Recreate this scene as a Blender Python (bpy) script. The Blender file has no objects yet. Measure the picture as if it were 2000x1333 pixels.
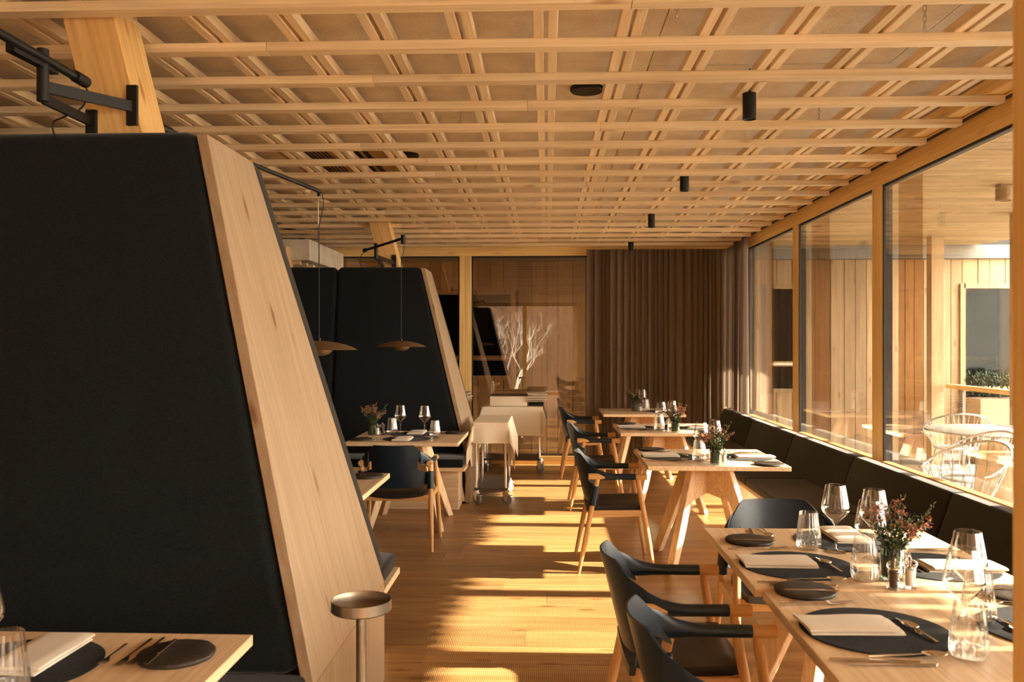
import bpy, bmesh, math, random
from math import sin, cos, pi, radians, sqrt, atan2
from mathutils import Vector, Matrix

random.seed(7)
S = bpy.context.scene
COL = S.collection

# ------------------------------------------------------------------ camera, sky, sun, exposure
cam_d = bpy.data.cameras.new('camera')
cam = bpy.data.objects.new('camera', cam_d)
COL.objects.link(cam)
cam_d.sensor_fit = 'HORIZONTAL'
cam_d.sensor_width = 36.0
cam_d.lens = 36.0 * 1690.0 / 2000.0
cam_d.shift_y = 4.5 / 2000.0
cam_d.clip_start = 0.05
cam_d.dof.use_dof = True
cam_d.dof.focus_distance = 5.5
cam_d.dof.aperture_fstop = 5.0
cam_d.clip_end = 200
cam.location = (0.0, 0.0, 1.55)
cam.rotation_euler = (radians(90), 0, math.atan(68.0 / 1690.0))
S.camera = cam

W = bpy.data.worlds.new('sky')
S.world = W
W.use_nodes = True
_n = W.node_tree
_n.nodes.clear()
_tc = _n.nodes.new('ShaderNodeTexCoord')
_sp = _n.nodes.new('ShaderNodeSeparateXYZ')
_rp = _n.nodes.new('ShaderNodeValToRGB')
_rp.color_ramp.elements[0].position = 0.48
_rp.color_ramp.elements[0].color = (1.0, 0.95, 0.87, 1)
_rp.color_ramp.elements[1].position = 0.9
_rp.color_ramp.elements[1].color = (0.78, 0.88, 1.0, 1)
_mp = _n.nodes.new('ShaderNodeMapRange')
_mp.inputs['From Min'].default_value = -1
_mp.inputs['From Max'].default_value = 1
_bg = _n.nodes.new('ShaderNodeBackground')
_bg.inputs['Strength'].default_value = 8.0
_wo = _n.nodes.new('ShaderNodeOutputWorld')
_n.links.new(_tc.outputs['Generated'], _sp.inputs[0])
_n.links.new(_sp.outputs['Z'], _mp.inputs['Value'])
_n.links.new(_mp.outputs['Result'], _rp.inputs['Fac'])
_n.links.new(_rp.outputs['Color'], _bg.inputs['Color'])
_n.links.new(_bg.outputs['Background'], _wo.inputs['Surface'])

TAN_E = 0.446
sun_d = bpy.data.lights.new('sun', 'SUN')
sun_d.energy = 16.5
sun_d.angle = radians(0.55)
sun_d.color = (1.0, 0.95, 0.83)
sun = bpy.data.objects.new('sun', sun_d)
COL.objects.link(sun)
sun.rotation_euler = Vector((-1.0, 0.0, -TAN_E)).to_track_quat('-Z', 'Y').to_euler()
sun.location = (12, 5, 8)

S.view_settings.view_transform = 'Standard'
S.view_settings.look = 'None'
S.view_settings.gamma = 1.0
S.view_settings.use_curve_mapping = False
S.view_settings.exposure = 1.62
try:
    S.cycles.use_denoising = True
    S.cycles.max_bounces = 14
    S.cycles.diffuse_bounces = 6
    S.cycles.glossy_bounces = 5
    S.cycles.transmission_bounces = 8
    S.cycles.transparent_max_bounces = 32
    S.cycles.sample_clamp_indirect = 8.0
    S.cycles.caustics_reflective = False
    S.cycles.caustics_refractive = False
except Exception:
    pass

# ------------------------------------------------------------------ materials
def new_mat(name):
    m = bpy.data.materials.new(name)
    m.use_nodes = True
    t = m.node_tree
    t.nodes.clear()
    out = t.nodes.new('ShaderNodeOutputMaterial')
    return m, t, out

def N(t, typ, **kw):
    n = t.nodes.new(typ)
    for k, v in kw.items():
        if k.startswith('i_'):
            n.inputs[k[2:].replace('_', ' ')].default_value = v
        else:
            setattr(n, k, v)
    return n

def ramp(t, stops):
    r = t.nodes.new('ShaderNodeValToRGB')
    e = r.color_ramp.elements
    while len(e) < len(stops):
        e.new(0.5)
    for i, (p, c) in enumerate(stops):
        e[i].position = p
        e[i].color = (c[0], c[1], c[2], 1)
    return r

def rnd_coords(t, scale, rnd=True, mult=37.0):
    tc = N(t, 'ShaderNodeTexCoord')
    mp = N(t, 'ShaderNodeMapping')
    mp.inputs['Scale'].default_value = scale
    if rnd:
        oi = N(t, 'ShaderNodeObjectInfo')
        cb = N(t, 'ShaderNodeMath', operation='MULTIPLY')
        cb.inputs[1].default_value = mult
        t.links.new(oi.outputs['Random'], cb.inputs[0])
        ad = N(t, 'ShaderNodeVectorMath', operation='ADD')
        t.links.new(tc.outputs['Object'], ad.inputs[0])
        t.links.new(cb.outputs[0], ad.inputs[1])
        t.links.new(ad.outputs[0], mp.inputs['Vector'])
    else:
        t.links.new(tc.outputs['Object'], mp.inputs['Vector'])
    return mp

def wood(name, light, dark, axis='x', rough=0.45, grain=1.0, knots=0.5, var=0.18, saw=False, spec=0.35):
    """grain runs along axis of the object's own space"""
    m, t, out = new_mat(name)
    L = t.links
    sc = {'x': (0.7, 9, 9), 'y': (9, 0.7, 9), 'z': (9, 9, 0.7)}[axis]
    mp = rnd_coords(t, tuple(s * grain for s in sc))
    nz = N(t, 'ShaderNodeTexNoise', i_Scale=2.2, i_Detail=5.0, i_Roughness=0.62, i_Distortion=0.6)
    L.new(mp.outputs[0], nz.inputs['Vector'])
    r1 = ramp(t, [(0.3, dark), (0.5, [0.5 * (a + b) for a, b in zip(light, dark)]), (0.68, light)])
    L.new(nz.outputs['Fac'], r1.inputs['Fac'])
    # fine year rings
    sc2 = {'x': (1.2, 60, 60), 'y': (60, 1.2, 60), 'z': (60, 60, 1.2)}[axis]
    mp2 = rnd_coords(t, tuple(s * grain for s in sc2))
    nf = N(t, 'ShaderNodeTexNoise', i_Scale=1.0, i_Detail=3.0, i_Roughness=0.6)
    L.new(mp2.outputs[0], nf.inputs['Vector'])
    r2 = ramp(t, [(0.35, (0.80, 0.74, 0.66)), (0.6, (1.04, 1.03, 1.02))])
    L.new(nf.outputs['Fac'], r2.inputs['Fac'])
    mx = N(t, 'ShaderNodeMixRGB', blend_type='MULTIPLY')
    mx.inputs['Fac'].default_value = 0.8
    L.new(r1.outputs['Color'], mx.inputs['Color1'])
    L.new(r2.outputs['Color'], mx.inputs['Color2'])
    last = mx.outputs['Color']
    if knots > 0:
        sk = {'x': (1.4, 4.5, 4.5), 'y': (4.5, 1.4, 4.5), 'z': (4.5, 4.5, 1.4)}[axis]
        mpk = rnd_coords(t, sk)
        vo = N(t, 'ShaderNodeTexVoronoi', i_Scale=1.5)
        L.new(mpk.outputs[0], vo.inputs['Vector'])
        rk = ramp(t, [(0.05, (0.30, 0.15, 0.07)), (0.085, (0.55, 0.36, 0.22)), (0.15, (1, 1, 1))])
        L.new(vo.outputs['Distance'], rk.inputs['Fac'])
        mk = N(t, 'ShaderNodeMixRGB', blend_type='MULTIPLY')
        mk.inputs['Fac'].default_value = knots
        L.new(last, mk.inputs['Color1'])
        L.new(rk.outputs['Color'], mk.inputs['Color2'])
        last = mk.outputs['Color']
    if var > 0:
        oi = N(t, 'ShaderNodeObjectInfo')
        mr = N(t, 'ShaderNodeMapRange')
        mr.inputs['To Min'].default_value = 1.0 - var
        mr.inputs['To Max'].default_value = 1.0 + var * 0.6
        L.new(oi.outputs['Random'], mr.inputs['Value'])
        hs = N(t, 'ShaderNodeHueSaturation')
        L.new(mr.outputs['Result'], hs.inputs['Value'])
        L.new(last, hs.inputs['Color'])
        last = hs.outputs['Color']
    b = N(t, 'ShaderNodeBsdfPrincipled')
    b.inputs['Roughness'].default_value = rough
    b.inputs['Specular IOR Level'].default_value = spec
    L.new(last, b.inputs['Base Color'])
    bp = N(t, 'ShaderNodeBump')
    bp.inputs['Strength'].default_value = 0.12
    bp.inputs['Distance'].default_value = 0.002
    if saw:
        mps = rnd_coords(t, (1, 1, 1), rnd=False)
        wv = N(t, 'ShaderNodeTexWave', bands_direction='X', i_Scale=34.0, i_Distortion=1.2, i_Detail=2.0)
        L.new(mps.outputs[0], wv.inputs['Vector'])
        L.new(wv.outputs['Fac'], bp.inputs['Height'])
        bp.inputs['Strength'].default_value = 0.28
        rs = ramp(t, [(0.0, (0.78, 0.74, 0.70)), (0.7, (1.03, 1.03, 1.03))])
        L.new(wv.outputs['Fac'], rs.inputs['Fac'])
        m3 = N(t, 'ShaderNodeMixRGB', blend_type='MULTIPLY')
        m3.inputs['Fac'].default_value = 1.0
        L.new(last, m3.inputs['Color1'])
        L.new(rs.outputs['Color'], m3.inputs['Color2'])
        L.new(m3.outputs['Color'], b.inputs['Base Color'])
    else:
        L.new(nf.outputs['Fac'], bp.inputs['Height'])
    L.new(bp.outputs['Normal'], b.inputs['Normal'])
    L.new(b.outputs['BSDF'], out.inputs['Surface'])
    return m

def plain(name, col, rough=0.5, metal=0.0, noise=0.0, nscale=40.0, bump=0.0, sheen=0.0, spec=0.4, coat=0.0, sheen_tint=None):
    m, t, out = new_mat(name)
    L = t.links
    b = N(t, 'ShaderNodeBsdfPrincipled')
    b.inputs['Roughness'].default_value = rough
    b.inputs['Metallic'].default_value = metal
    b.inputs['Specular IOR Level'].default_value = spec
    b.inputs['Coat Weight'].default_value = coat
    if sheen:
        b.inputs['Sheen Weight'].default_value = sheen
        b.inputs['Sheen Roughness'].default_value = 0.4
        if sheen_tint:
            b.inputs['Sheen Tint'].default_value = (*sheen_tint, 1)
    b.inputs['Base Color'].default_value = (*col, 1)
    if noise > 0 or bump > 0:
        mp = rnd_coords(t, (1, 1, 1))
        nz = N(t, 'ShaderNodeTexNoise', i_Scale=nscale, i_Detail=4.0, i_Roughness=0.65)
        L.new(mp.outputs[0], nz.inputs['Vector'])
        if noise > 0:
            r = ramp(t, [(0.3, [max(0, c * (1 - noise)) for c in col]), (0.7, [c * (1 + noise) for c in col])])
            L.new(nz.outputs['Fac'], r.inputs['Fac'])
            L.new(r.outputs['Color'], b.inputs['Base Color'])
        if bump > 0:
            bp = N(t, 'ShaderNodeBump')
            bp.inputs['Strength'].default_value = bump
            bp.inputs['Distance'].default_value = 0.003
            L.new(nz.outputs['Fac'], bp.inputs['Height'])
            L.new(bp.outputs['Normal'], b.inputs['Normal'])
    L.new(b.outputs['BSDF'], out.inputs['Surface'])
    return m

def thin_glass(name, tint, f0=0.045, power=5.0, edge=0.0, rough=0.0, gain=1.0):
    """clear pane: passes light straight, mirrors more towards grazing"""
    m, t, out = new_mat(name)
    L = t.links
    lw = N(t, 'ShaderNodeLayerWeight')
    lw.inputs['Blend'].default_value = 0.5
    pw = N(t, 'ShaderNodeMath', operation='POWER')
    pw.inputs[1].default_value = power
    L.new(lw.outputs['Facing'], pw.inputs[0])
    mr = N(t, 'ShaderNodeMapRange')
    mr.inputs['To Min'].default_value = f0
    mr.inputs['To Max'].default_value = gain
    L.new(pw.outputs[0], mr.inputs['Value'])
    tr = N(t, 'ShaderNodeBsdfTransparent')
    tr.inputs['Color'].default_value = (*tint, 1)
    if edge > 0:
        r = ramp(t, [(0.55, tint), (0.97, [c * (1 - edge) for c in tint])])
        L.new(lw.outputs['Facing'], r.inputs['Fac'])
        L.new(r.outputs['Color'], tr.inputs['Color'])
    gl = N(t, 'ShaderNodeBsdfGlossy')
    gl.inputs['Roughness'].default_value = rough
    gl.inputs['Color'].default_value = (1, 1, 1, 1)
    mx = N(t, 'ShaderNodeMixShader')
    L.new(mr.outputs['Result'], mx.inputs['Fac'])
    L.new(tr.outputs[0], mx.inputs[1])
    L.new(gl.outputs[0], mx.inputs[2])
    L.new(mx.outputs[0], out.inputs['Surface'])
    return m

SPR_L, SPR_D = (0.88, 0.72, 0.51), (0.81, 0.62, 0.39)
ORG_L, ORG_D = (0.96, 0.70, 0.32), (0.92, 0.62, 0.24)
M = {}
for ax in 'xyz':
    M['spruce_' + ax] = wood('spruce_' + ax, SPR_L, SPR_D, ax, knots=0.55, var=0.16)
    M['frame_' + ax] = wood('varnished_larch_' + ax, ORG_L, ORG_D, ax, rough=0.4, knots=0.25, var=0.06)
    M['oak_' + ax] = wood('oiled_oak_' + ax, (0.70, 0.43, 0.19), (0.60, 0.34, 0.13), ax, rough=0.4, knots=0.0, var=0.07, spec=0.4)
    M['maple_' + ax] = wood('soaped_maple_' + ax, (0.83, 0.64, 0.43), (0.77, 0.57, 0.36), ax, rough=0.42, knots=0.0, var=0.05, spec=0.4)
    M['clad_' + ax] = wood('larch_cladding_' + ax, (0.52, 0.365, 0.205), (0.41, 0.265, 0.13), ax, rough=0.6, knots=0.6, var=0.26)
M['plank'] = wood('sawn_oak_floor', (0.46, 0.285, 0.122), (0.285, 0.145, 0.05), 'x', rough=0.34, grain=0.7, knots=0.65, var=0.27, saw=True, spec=0.45)
M['endpanel'] = wood('spruce_panel', (0.38, 0.285, 0.195), (0.335, 0.24, 0.153), 'z', rough=0.4, knots=0.75, var=0.05)
M['felt'] = plain('charcoal_wool_felt', (0.0095, 0.0115, 0.0135), 0.95, noise=0.5, nscale=160, bump=0.5, sheen=0.22, spec=0.1)
M['bench_felt'] = plain('brown_black_wool_felt', (0.020, 0.020, 0.019), 0.95, noise=0.4, nscale=200, bump=0.5, sheen=0.22, spec=0.1)
M['matfelt'] = plain('grey_felt_mat', (0.017, 0.018, 0.019), 0.95, noise=0.6, nscale=120, bump=0.3, sheen=0.04, spec=0.08)
M['leather'] = plain('navy_saddle_leather', (0.006, 0.0175, 0.032), 0.36, noise=0.25, nscale=25, bump=0.08, spec=0.4)
M['leather_seat'] = plain('black_saddle_leather', (0.011, 0.010, 0.010), 0.38, noise=0.2, nscale=25, bump=0.08, spec=0.5)
M['linen'] = plain('cream_linen', (0.74, 0.66, 0.55), 0.85, noise=0.05, nscale=300, bump=0.15, spec=0.2, sheen=0.1)
M['tablecloth'] = plain('ivory_damask', (0.80, 0.70, 0.55), 0.8, noise=0.04, nscale=200, bump=0.1, spec=0.2)
M['steel'] = plain('polished_cutlery', (0.62, 0.55, 0.48), 0.16, metal=1.0, noise=0.05, nscale=30)
M['chrome'] = plain('chrome_tube', (0.75, 0.70, 0.64), 0.12, metal=1.0, noise=0.04, nscale=20)
M['brushed'] = plain('brushed_bronze_steel', (0.30, 0.245, 0.19), 0.38, metal=1.0, noise=0.12, nscale=60)
M['black'] = plain('black_powder_coat', (0.006, 0.0055, 0.005), 0.5, noise=0.1, nscale=200, spec=0.3)
M['slate'] = plain('dark_slate', (0.030, 0.022, 0.016), 0.55, noise=0.5, nscale=90, bump=0.6, spec=0.4)
M['bronze'] = plain('bronze_lacquer', (0.20, 0.125, 0.062), 0.45, metal=0.6, noise=0.08, nscale=120)
M['ply'] = plain('shelf_brown_steel', (0.06, 0.042, 0.03), 0.4, noise=0.2, nscale=40)
M['rubber'] = plain('grey_rubber', (0.20, 0.19, 0.18), 0.6, noise=0.1, nscale=60)
M['zinc'] = plain('zinc_plate', (0.62, 0.56, 0.48), 0.35, metal=0.9, noise=0.1, nscale=80)
M['paper'] = plain('newsprint', (0.74, 0.64, 0.50), 0.85, noise=0.18, nscale=120)
M['paper_shaded'] = plain('shaded_newsprint', (0.46, 0.37, 0.26), 0.85, noise=0.22, nscale=120)  # darker newsprint, paints the shadowed gaps between stacked papers
M['leaf'] = plain('myrtle_leaf', (0.050, 0.075, 0.022), 0.55, noise=0.4, nscale=30)
M['sprig'] = plain('olive_sprig', (0.16, 0.15, 0.06), 0.6, noise=0.4, nscale=30)
M['blossom'] = plain('dusty_pink_blossom', (0.46, 0.20, 0.135), 0.7, noise=0.35, nscale=60)
M['thistle'] = plain('blue_grey_thistle', (0.075, 0.062, 0.075), 0.8, noise=0.4, nscale=120)
M['pepper'] = plain('peppercorns', (0.055, 0.026, 0.014), 0.6, noise=0.8, nscale=260, bump=0.6)
M['salt'] = plain('coarse_salt', (0.82, 0.78, 0.72), 0.6, noise=0.08, nscale=260, bump=0.4)
M['water'] = plain('dark_vase_water', (0.19, 0.23, 0.19), 0.15, noise=0.1, nscale=10)
M['greywall'] = plain('grey_render', (0.25, 0.235, 0.21), 0.8, noise=0.06, nscale=30)
M['terrace'] = plain('pale_terrace_stone', (0.165, 0.155, 0.145), 0.7, noise=0.08, nscale=8)
M['ground'] = plain('winter_lawn', (0.24, 0.22, 0.18), 0.9, noise=0.25, nscale=2)
M['roof'] = plain('roof_membrane', (0.05, 0.045, 0.04), 0.9, noise=0.2, nscale=6)
M['gasket'] = plain('black_gasket', (0.02, 0.017, 0.014), 0.6, noise=0.1, nscale=60)
M['whitewire'] = plain('white_wire', (0.45, 0.44, 0.42), 0.4, noise=0.03, nscale=30)
M['planter'] = plain('clay_planter', (0.34, 0.24, 0.15), 0.8, noise=0.1, nscale=14)
M['garden'] = plain('dark_timber_fence', (0.16, 0.085, 0.045), 0.9, noise=0.5, nscale=6)
M['bark'] = plain('pale_bark', (0.75, 0.71, 0.62), 0.9, noise=0.25, nscale=25, bump=0.4)
M['vent'] = plain('gold_anodised', (0.42, 0.26, 0.10), 0.45, metal=0.0, noise=0.08, nscale=40)
M['fir'] = plain('conifer_green', (0.030, 0.045, 0.020), 0.8, noise=0.4, nscale=12)
M['dark_room'] = plain('dim_interior', (0.028, 0.034, 0.033), 0.9, noise=0.2, nscale=3)
M['pane'] = thin_glass('window_glass', (0.93, 0.88, 0.80), 0.055, 3.7)
M['backpane'] = thin_glass('shade_tinted_glass', (0.66, 0.56, 0.45), 0.085, 4.5)  # tint paints in the dimness of the roofed passage behind
M['fin'] = thin_glass('bronze_fin_glass', (0.70, 0.58, 0.45), 0.03, 6.0)
M['farpane'] = thin_glass('grey_window_glass', (0.6, 0.62, 0.6), 0.010, 5.0)
M['glass'] = thin_glass('clear_tableware', (0.99, 0.985, 0.975), 0.045, 2.2, edge=0.25)
M['smoke'] = thin_glass('smoked_green_glass', (0.68, 0.75, 0.68), 0.05, 3.0, edge=0.6)

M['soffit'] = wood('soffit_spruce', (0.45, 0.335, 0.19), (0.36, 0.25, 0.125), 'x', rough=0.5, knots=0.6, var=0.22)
M['glulam'] = wood('glulam_spruce', (0.82, 0.56, 0.25), (0.70, 0.42, 0.16), 'z', rough=0.4, knots=0.8, var=0.05)

# wood-wool acoustic board
def woodwool(name, light, dark):
    m, t, out = new_mat(name)
    L = t.links
    mp = rnd_coords(t, (1, 1, 1))
    nz = N(t, 'ShaderNodeTexNoise', i_Scale=85.0, i_Detail=3.0, i_Roughness=0.7, i_Distortion=3.5)
    L.new(mp.outputs[0], nz.inputs['Vector'])
    r = ramp(t, [(0.33, [c * 0.42 for c in dark]), (0.41, dark), (0.6, light)])
    L.new(nz.outputs['Fac'], r.inputs['Fac'])
    n2 = N(t, 'ShaderNodeTexNoise', i_Scale=5.0, i_Detail=2.0)
    L.new(mp.outputs[0], n2.inputs['Vector'])
    r2 = ramp(t, [(0.35, (0.90, 0.87, 0.84)), (0.65, (1.04, 1.04, 1.04))])
    L.new(n2.outputs['Fac'], r2.inputs['Fac'])
    mx = N(t, 'ShaderNodeMixRGB', blend_type='MULTIPLY')
    mx.inputs['Fac'].default_value = 1.0
    L.new(r.outputs['Color'], mx.inputs['Color1'])
    L.new(r2.outputs['Color'], mx.inputs['Color2'])
    b = N(t, 'ShaderNodeBsdfPrincipled')
    b.inputs['Roughness'].default_value = 0.95
    b.inputs['Specular IOR Level'].default_value = 0.1
    L.new(mx.outputs['Color'], b.inputs['Base Color'])
    bp = N(t, 'ShaderNodeBump')
    bp.inputs['Strength'].default_value = 0.9
    bp.inputs['Distance'].default_value = 0.004
    L.new(nz.outputs['Fac'], bp.inputs['Height'])
    L.new(bp.outputs['Normal'], b.inputs['Normal'])
    L.new(b.outputs['BSDF'], out.inputs['Surface'])
    return m
M['woodwool'] = woodwool('wood_wool', (0.98, 0.93, 0.83), (0.93, 0.82, 0.67))

def curtain_mat():
    m, t, out = new_mat('brown_sheer_curtain')
    L = t.links
    mp = rnd_coords(t, (1, 1, 1), rnd=False)
    nz = N(t, 'ShaderNodeTexNoise', i_Scale=220.0, i_Detail=2.0)
    L.new(mp.outputs[0], nz.inputs['Vector'])
    r = ramp(t, [(0.3, (0.17, 0.122, 0.090)), (0.7, (0.30, 0.225, 0.170))])
    L.new(nz.outputs['Fac'], r.inputs['Fac'])
    d = N(t, 'ShaderNodeBsdfDiffuse')
    L.new(r.outputs['Color'], d.inputs['Color'])
    tl = N(t, 'ShaderNodeBsdfTranslucent')
    tl.inputs['Color'].default_value = (0.24, 0.19, 0.15, 1)
    tr = N(t, 'ShaderNodeBsdfTransparent')
    tr.inputs['Color'].default_value = (0.9, 0.8, 0.7, 1)
    m1 = N(t, 'ShaderNodeMixShader')
    m1.inputs['Fac'].default_value = 0.3
    L.new(d.outputs[0], m1.inputs[1])
    L.new(tl.outputs[0], m1.inputs[2])
    m2 = N(t, 'ShaderNodeMixShader')
    m2.inputs['Fac'].default_value = 0.07
    L.new(m1.outputs[0], m2.inputs[1])
    L.new(tr.outputs[0], m2.inputs[2])
    L.new(m2.outputs[0], out.inputs['Surface'])
    return m
M['curtain'] = curtain_mat()

# ------------------------------------------------------------------ mesh helpers
class MB:
    def __init__(s):
        s.v = []
        s.f = []
    def add(s, vs, fs):
        o = len(s.v)
        s.v += [tuple(v) for v in vs]
        s.f += [tuple(i + o for i in f) for f in fs]
        return s
    def box(s, x0, x1, y0, y1, z0, z1):
        vs = [(x, y, z) for z in (z0, z1) for y in (y0, y1) for x in (x0, x1)]
        return s.add(vs, [(0, 2, 3, 1), (4, 5, 7, 6), (0, 1, 5, 4), (2, 6, 7, 3), (0, 4, 6, 2), (1, 3, 7, 5)])
    def hexa(s, b, tp):
        """b, tp: four corners each, same winding (ccw seen from above)"""
        return s.add(list(b) + list(tp), [(3, 2, 1, 0), (4, 5, 6, 7), (0, 1, 5, 4), (1, 2, 6, 5), (2, 3, 7, 6), (3, 0, 4, 7)])
    def beam(s, p, q, a, b, wa, wb):
        """box from p to q with half-size vectors a*wa/2, b*wb/2"""
        p, q, a, b = Vector(p), Vector(q), Vector(a).normalized() * wa / 2, Vector(b).normalized() * wb / 2
        c = [(-1, -1), (1, -1), (1, 1), (-1, 1)]
        return s.hexa([p + a * i + b * j for i, j in c], [q + a * i + b * j for i, j in c])
    def tube(s, path, rad, n=10, cap=True):
        path = [Vector(p) for p in path]
        if not isinstance(rad, (list, tuple)):
            rad = [rad] * len(path)
        rings = []
        up = None
        for i, p in enumerate(path):
            d = (path[min(i + 1, len(path) - 1)] - path[max(i - 1, 0)]).normalized()
            if up is None:
                up = Vector((0, 0, 1)) if abs(d.z) < 0.9 else Vector((1, 0, 0))
            a = d.cross(up)
            if a.length < 1e-5:
                up = Vector((0, 1, 0))
                a = d.cross(up)
            a.normalize()
            b = a.cross(d).normalized()
            up = b
            rings.append([p + (a * cos(2 * pi * k / n) + b * sin(2 * pi * k / n)) * rad[i] for k in range(n)])
        vs = [v for r in rings for v in r]
        fs = []
        for i in range(len(path) - 1):
            for k in range(n):
                k2 = (k + 1) % n
                fs.append((i * n + k, i * n + k2, (i + 1) * n + k2, (i + 1) * n + k))
        if cap:
            fs.append(tuple(range(n - 1, -1, -1)))
            fs.append(tuple((len(path) - 1) * n + k for k in range(n)))
        return s.add(vs, fs)
    def lathe(s, prof, n=24, c=(0, 0, 0), rib=0.0, nrib=0):
        """prof: (radius, z) from bottom to top"""
        vs, fs, idx = [], [], []
        for (r, z) in prof:
            if r < 1e-6:
                idx.append([len(vs)])
                vs.append((c[0], c[1], c[2] + z))
            else:
                st = len(vs)
                for k in range(n):
                    a = 2 * pi * k / n
                    rr = r * (1 + rib * cos(nrib * a)) if rib else r
                    vs.append((c[0] + rr * cos(a), c[1] + rr * sin(a), c[2] + z))
                idx.append(list(range(st, st + n)))
        for A, B in zip(idx, idx[1:]):
            if len(A) == 1 and len(B) == 1:
                continue
            for k in range(n):
                k2 = (k + 1) % n
                if len(A) == 1:
                    fs.append((A[0], B[k2], B[k]))
                elif len(B) == 1:
                    fs.append((A[k], A[k2], B[0]))
                else:
                    fs.append((A[k], A[k2], B[k2], B[k]))
        return s.add(vs, fs)
    def grid(s, nu, nv, fn, skip=None, thick=0.0):
        """surface fn(u,v) u,v in 0..1, optional thickness along normals"""
        P = [[Vector(fn(i / nu, j / nv)) for i in range(nu + 1)] for j in range(nv + 1)]
        def nrm(i, j):
            a = P[j][min(i + 1, nu)] - P[j][max(i - 1, 0)]
            b = P[min(j + 1, nv)][i] - P[max(j - 1, 0)][i]
            c = a.cross(b)
            return c.normalized() if c.length > 1e-9 else Vector((0, 0, 1))
        W_ = nu + 1
        vs = [P[j][i] for j in range(nv + 1) for i in range(W_)]
        keep = [(i, j) for j in range(nv) for i in range(nu) if not (skip and skip((i + .5) / nu, (j + .5) / nv))]
        fs = [(j * W_ + i, j * W_ + i + 1, (j + 1) * W_ + i + 1, (j + 1) * W_ + i) for i, j in keep]
        if thick:
            o = len(vs)
            vs = vs + [P[j][i] - nrm(i, j) * thick for j in range(nv + 1) for i in range(W_)]
            edges = {}
            for f in fs:
                for a, b in zip(f, f[1:] + f[:1]):
                    edges[(a, b)] = edges.get((a, b), 0) + 1
            back = [tuple(o + q for q in reversed(f)) for f in fs]
            side = [(b, a, a + o, b + o) for (a, b) in edges if (b, a) not in edges]
            fs = fs + back + side
        return s.add(vs, fs)
    def tf(s, mat, start=0):
        s.v = s.v[:start] + [tuple(mat @ Vector(v)) for v in s.v[start:]]
        return s
    def mesh(s, name, smooth=False, bevel=0.0, seg=2, weld=False):
        me = bpy.data.meshes.new(name)
        me.from_pydata(s.v, [], s.f)
        if bevel > 0 or weld:
            bm = bmesh.new()
            bm.from_mesh(me)
            if weld:
                bmesh.ops.remove_doubles(bm, verts=bm.verts, dist=1e-5)
            bmesh.ops.recalc_face_normals(bm, faces=bm.faces)
            if bevel > 0:
                es = [e for e in bm.edges if len(e.link_faces) == 2 and e.calc_face_angle(0) > 0.5]
                bmesh.ops.bevel(bm, geom=es, offset=bevel, segments=seg, profile=0.6, affect='EDGES')
            bm.to_mesh(me)
            bm.free()
        if smooth:
            for p in me.polygons:
                p.use_smooth = True
            try:
                me.set_sharp_from_angle(angle=radians(42))
            except Exception:
                pass
        me.update()
        return me
    def build(s, name, mat, parent=None, smooth=False, bevel=0.0, seg=2, loc=None, rot=None, weld=False):
        me = s.mesh(name, smooth, bevel, seg, weld)
        me.materials.append(M[mat] if isinstance(mat, str) else mat)
        return link(name, me, parent, loc, rot)

def link(name, me, parent=None, loc=None, rot=None):
    o = bpy.data.objects.new(name, me)
    COL.objects.link(o)
    if parent is not None:
        o.parent = parent
    if loc is not None:
        o.location = loc
    if rot is not None:
        o.rotation_euler = rot
    return o

def tag(o, label=None, cat=None, group=None, kind=None):
    if label:
        o['label'] = label
    if cat:
        o['category'] = cat
    if group:
        o['group'] = group
    if kind:
        o['kind'] = kind
    return o

def thing(name, label, cat, loc=(0, 0, 0), rz=0.0, group=None):
    o = bpy.data.objects.new(name, None)
    COL.objects.link(o)
    o.location = loc
    o.rotation_euler = (0, 0, rz)
    o.empty_display_size = 0.1
    return tag(o, label, cat, group)

def struct(name, loc=(0, 0, 0)):
    o = bpy.data.objects.new(name, None)
    COL.objects.link(o)
    o.location = loc
    return tag(o, kind='structure')

KIDS = {}
def dup(root, loc, rz=0.0, label=None, group=None):
    r = root.copy()
    COL.objects.link(r)
    r.location = loc
    r.rotation_euler = (0, 0, rz)
    if label:
        r['label'] = label
    if group:
        r['group'] = group
    for ch in list(root.children):
        c = ch.copy()
        COL.objects.link(c)
        c.parent = r
        for g in list(ch.children):
            d = g.copy()
            COL.objects.link(d)
            d.parent = c
    return r

# ------------------------------------------------------------------ room constants
XW = 2.37          # inner face of the window wall
YB = 11.08         # inner face of the back glazing
YR = -3.6          # wall behind the camera
XL = -6.0          # far left wall
ZB = 2.75          # underside of the lower battens

# ------------------------------------------------------------------ floor of sawn oak planks
floor = MB().box(XL, XW, YR, YB + 0.05, -0.2, -0.022).build('floor', 'oak_x')
tag(floor, kind='structure')
rng = random.Random(3)
row, y = 0, YR
while y < YB:
    w = 0.243
    x = XL - rng.uniform(0, 1.6)
    while x < XW - 0.01:
        Ln = rng.choice((2.2, 2.6, 3.0, 3.4))
        a, b = max(x, XL), min(x + Ln, XW)
        if b - a > 0.05:
            m = MB().box(-(b - a) / 2 + 0.0008, (b - a) / 2 - 0.0008, -w / 2 + 0.0008, w / 2 - 0.0008, -0.022, 0)
            m.build('plank', 'plank', floor, bevel=0.0008, seg=1, loc=((a + b) / 2, y + w / 2, rng.uniform(-0.0006, 0)))
        x += Ln
    y += w

# ------------------------------------------------------------------ ceiling: boards, paired battens, cross battens
ceiling = MB().box(XL, XW + 0.15, YR, YB + 0.2, 3.06, 3.2).build('ceiling', 'roof')
tag(ceiling, kind='structure')
pm = None
rng = random.Random(5)
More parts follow.
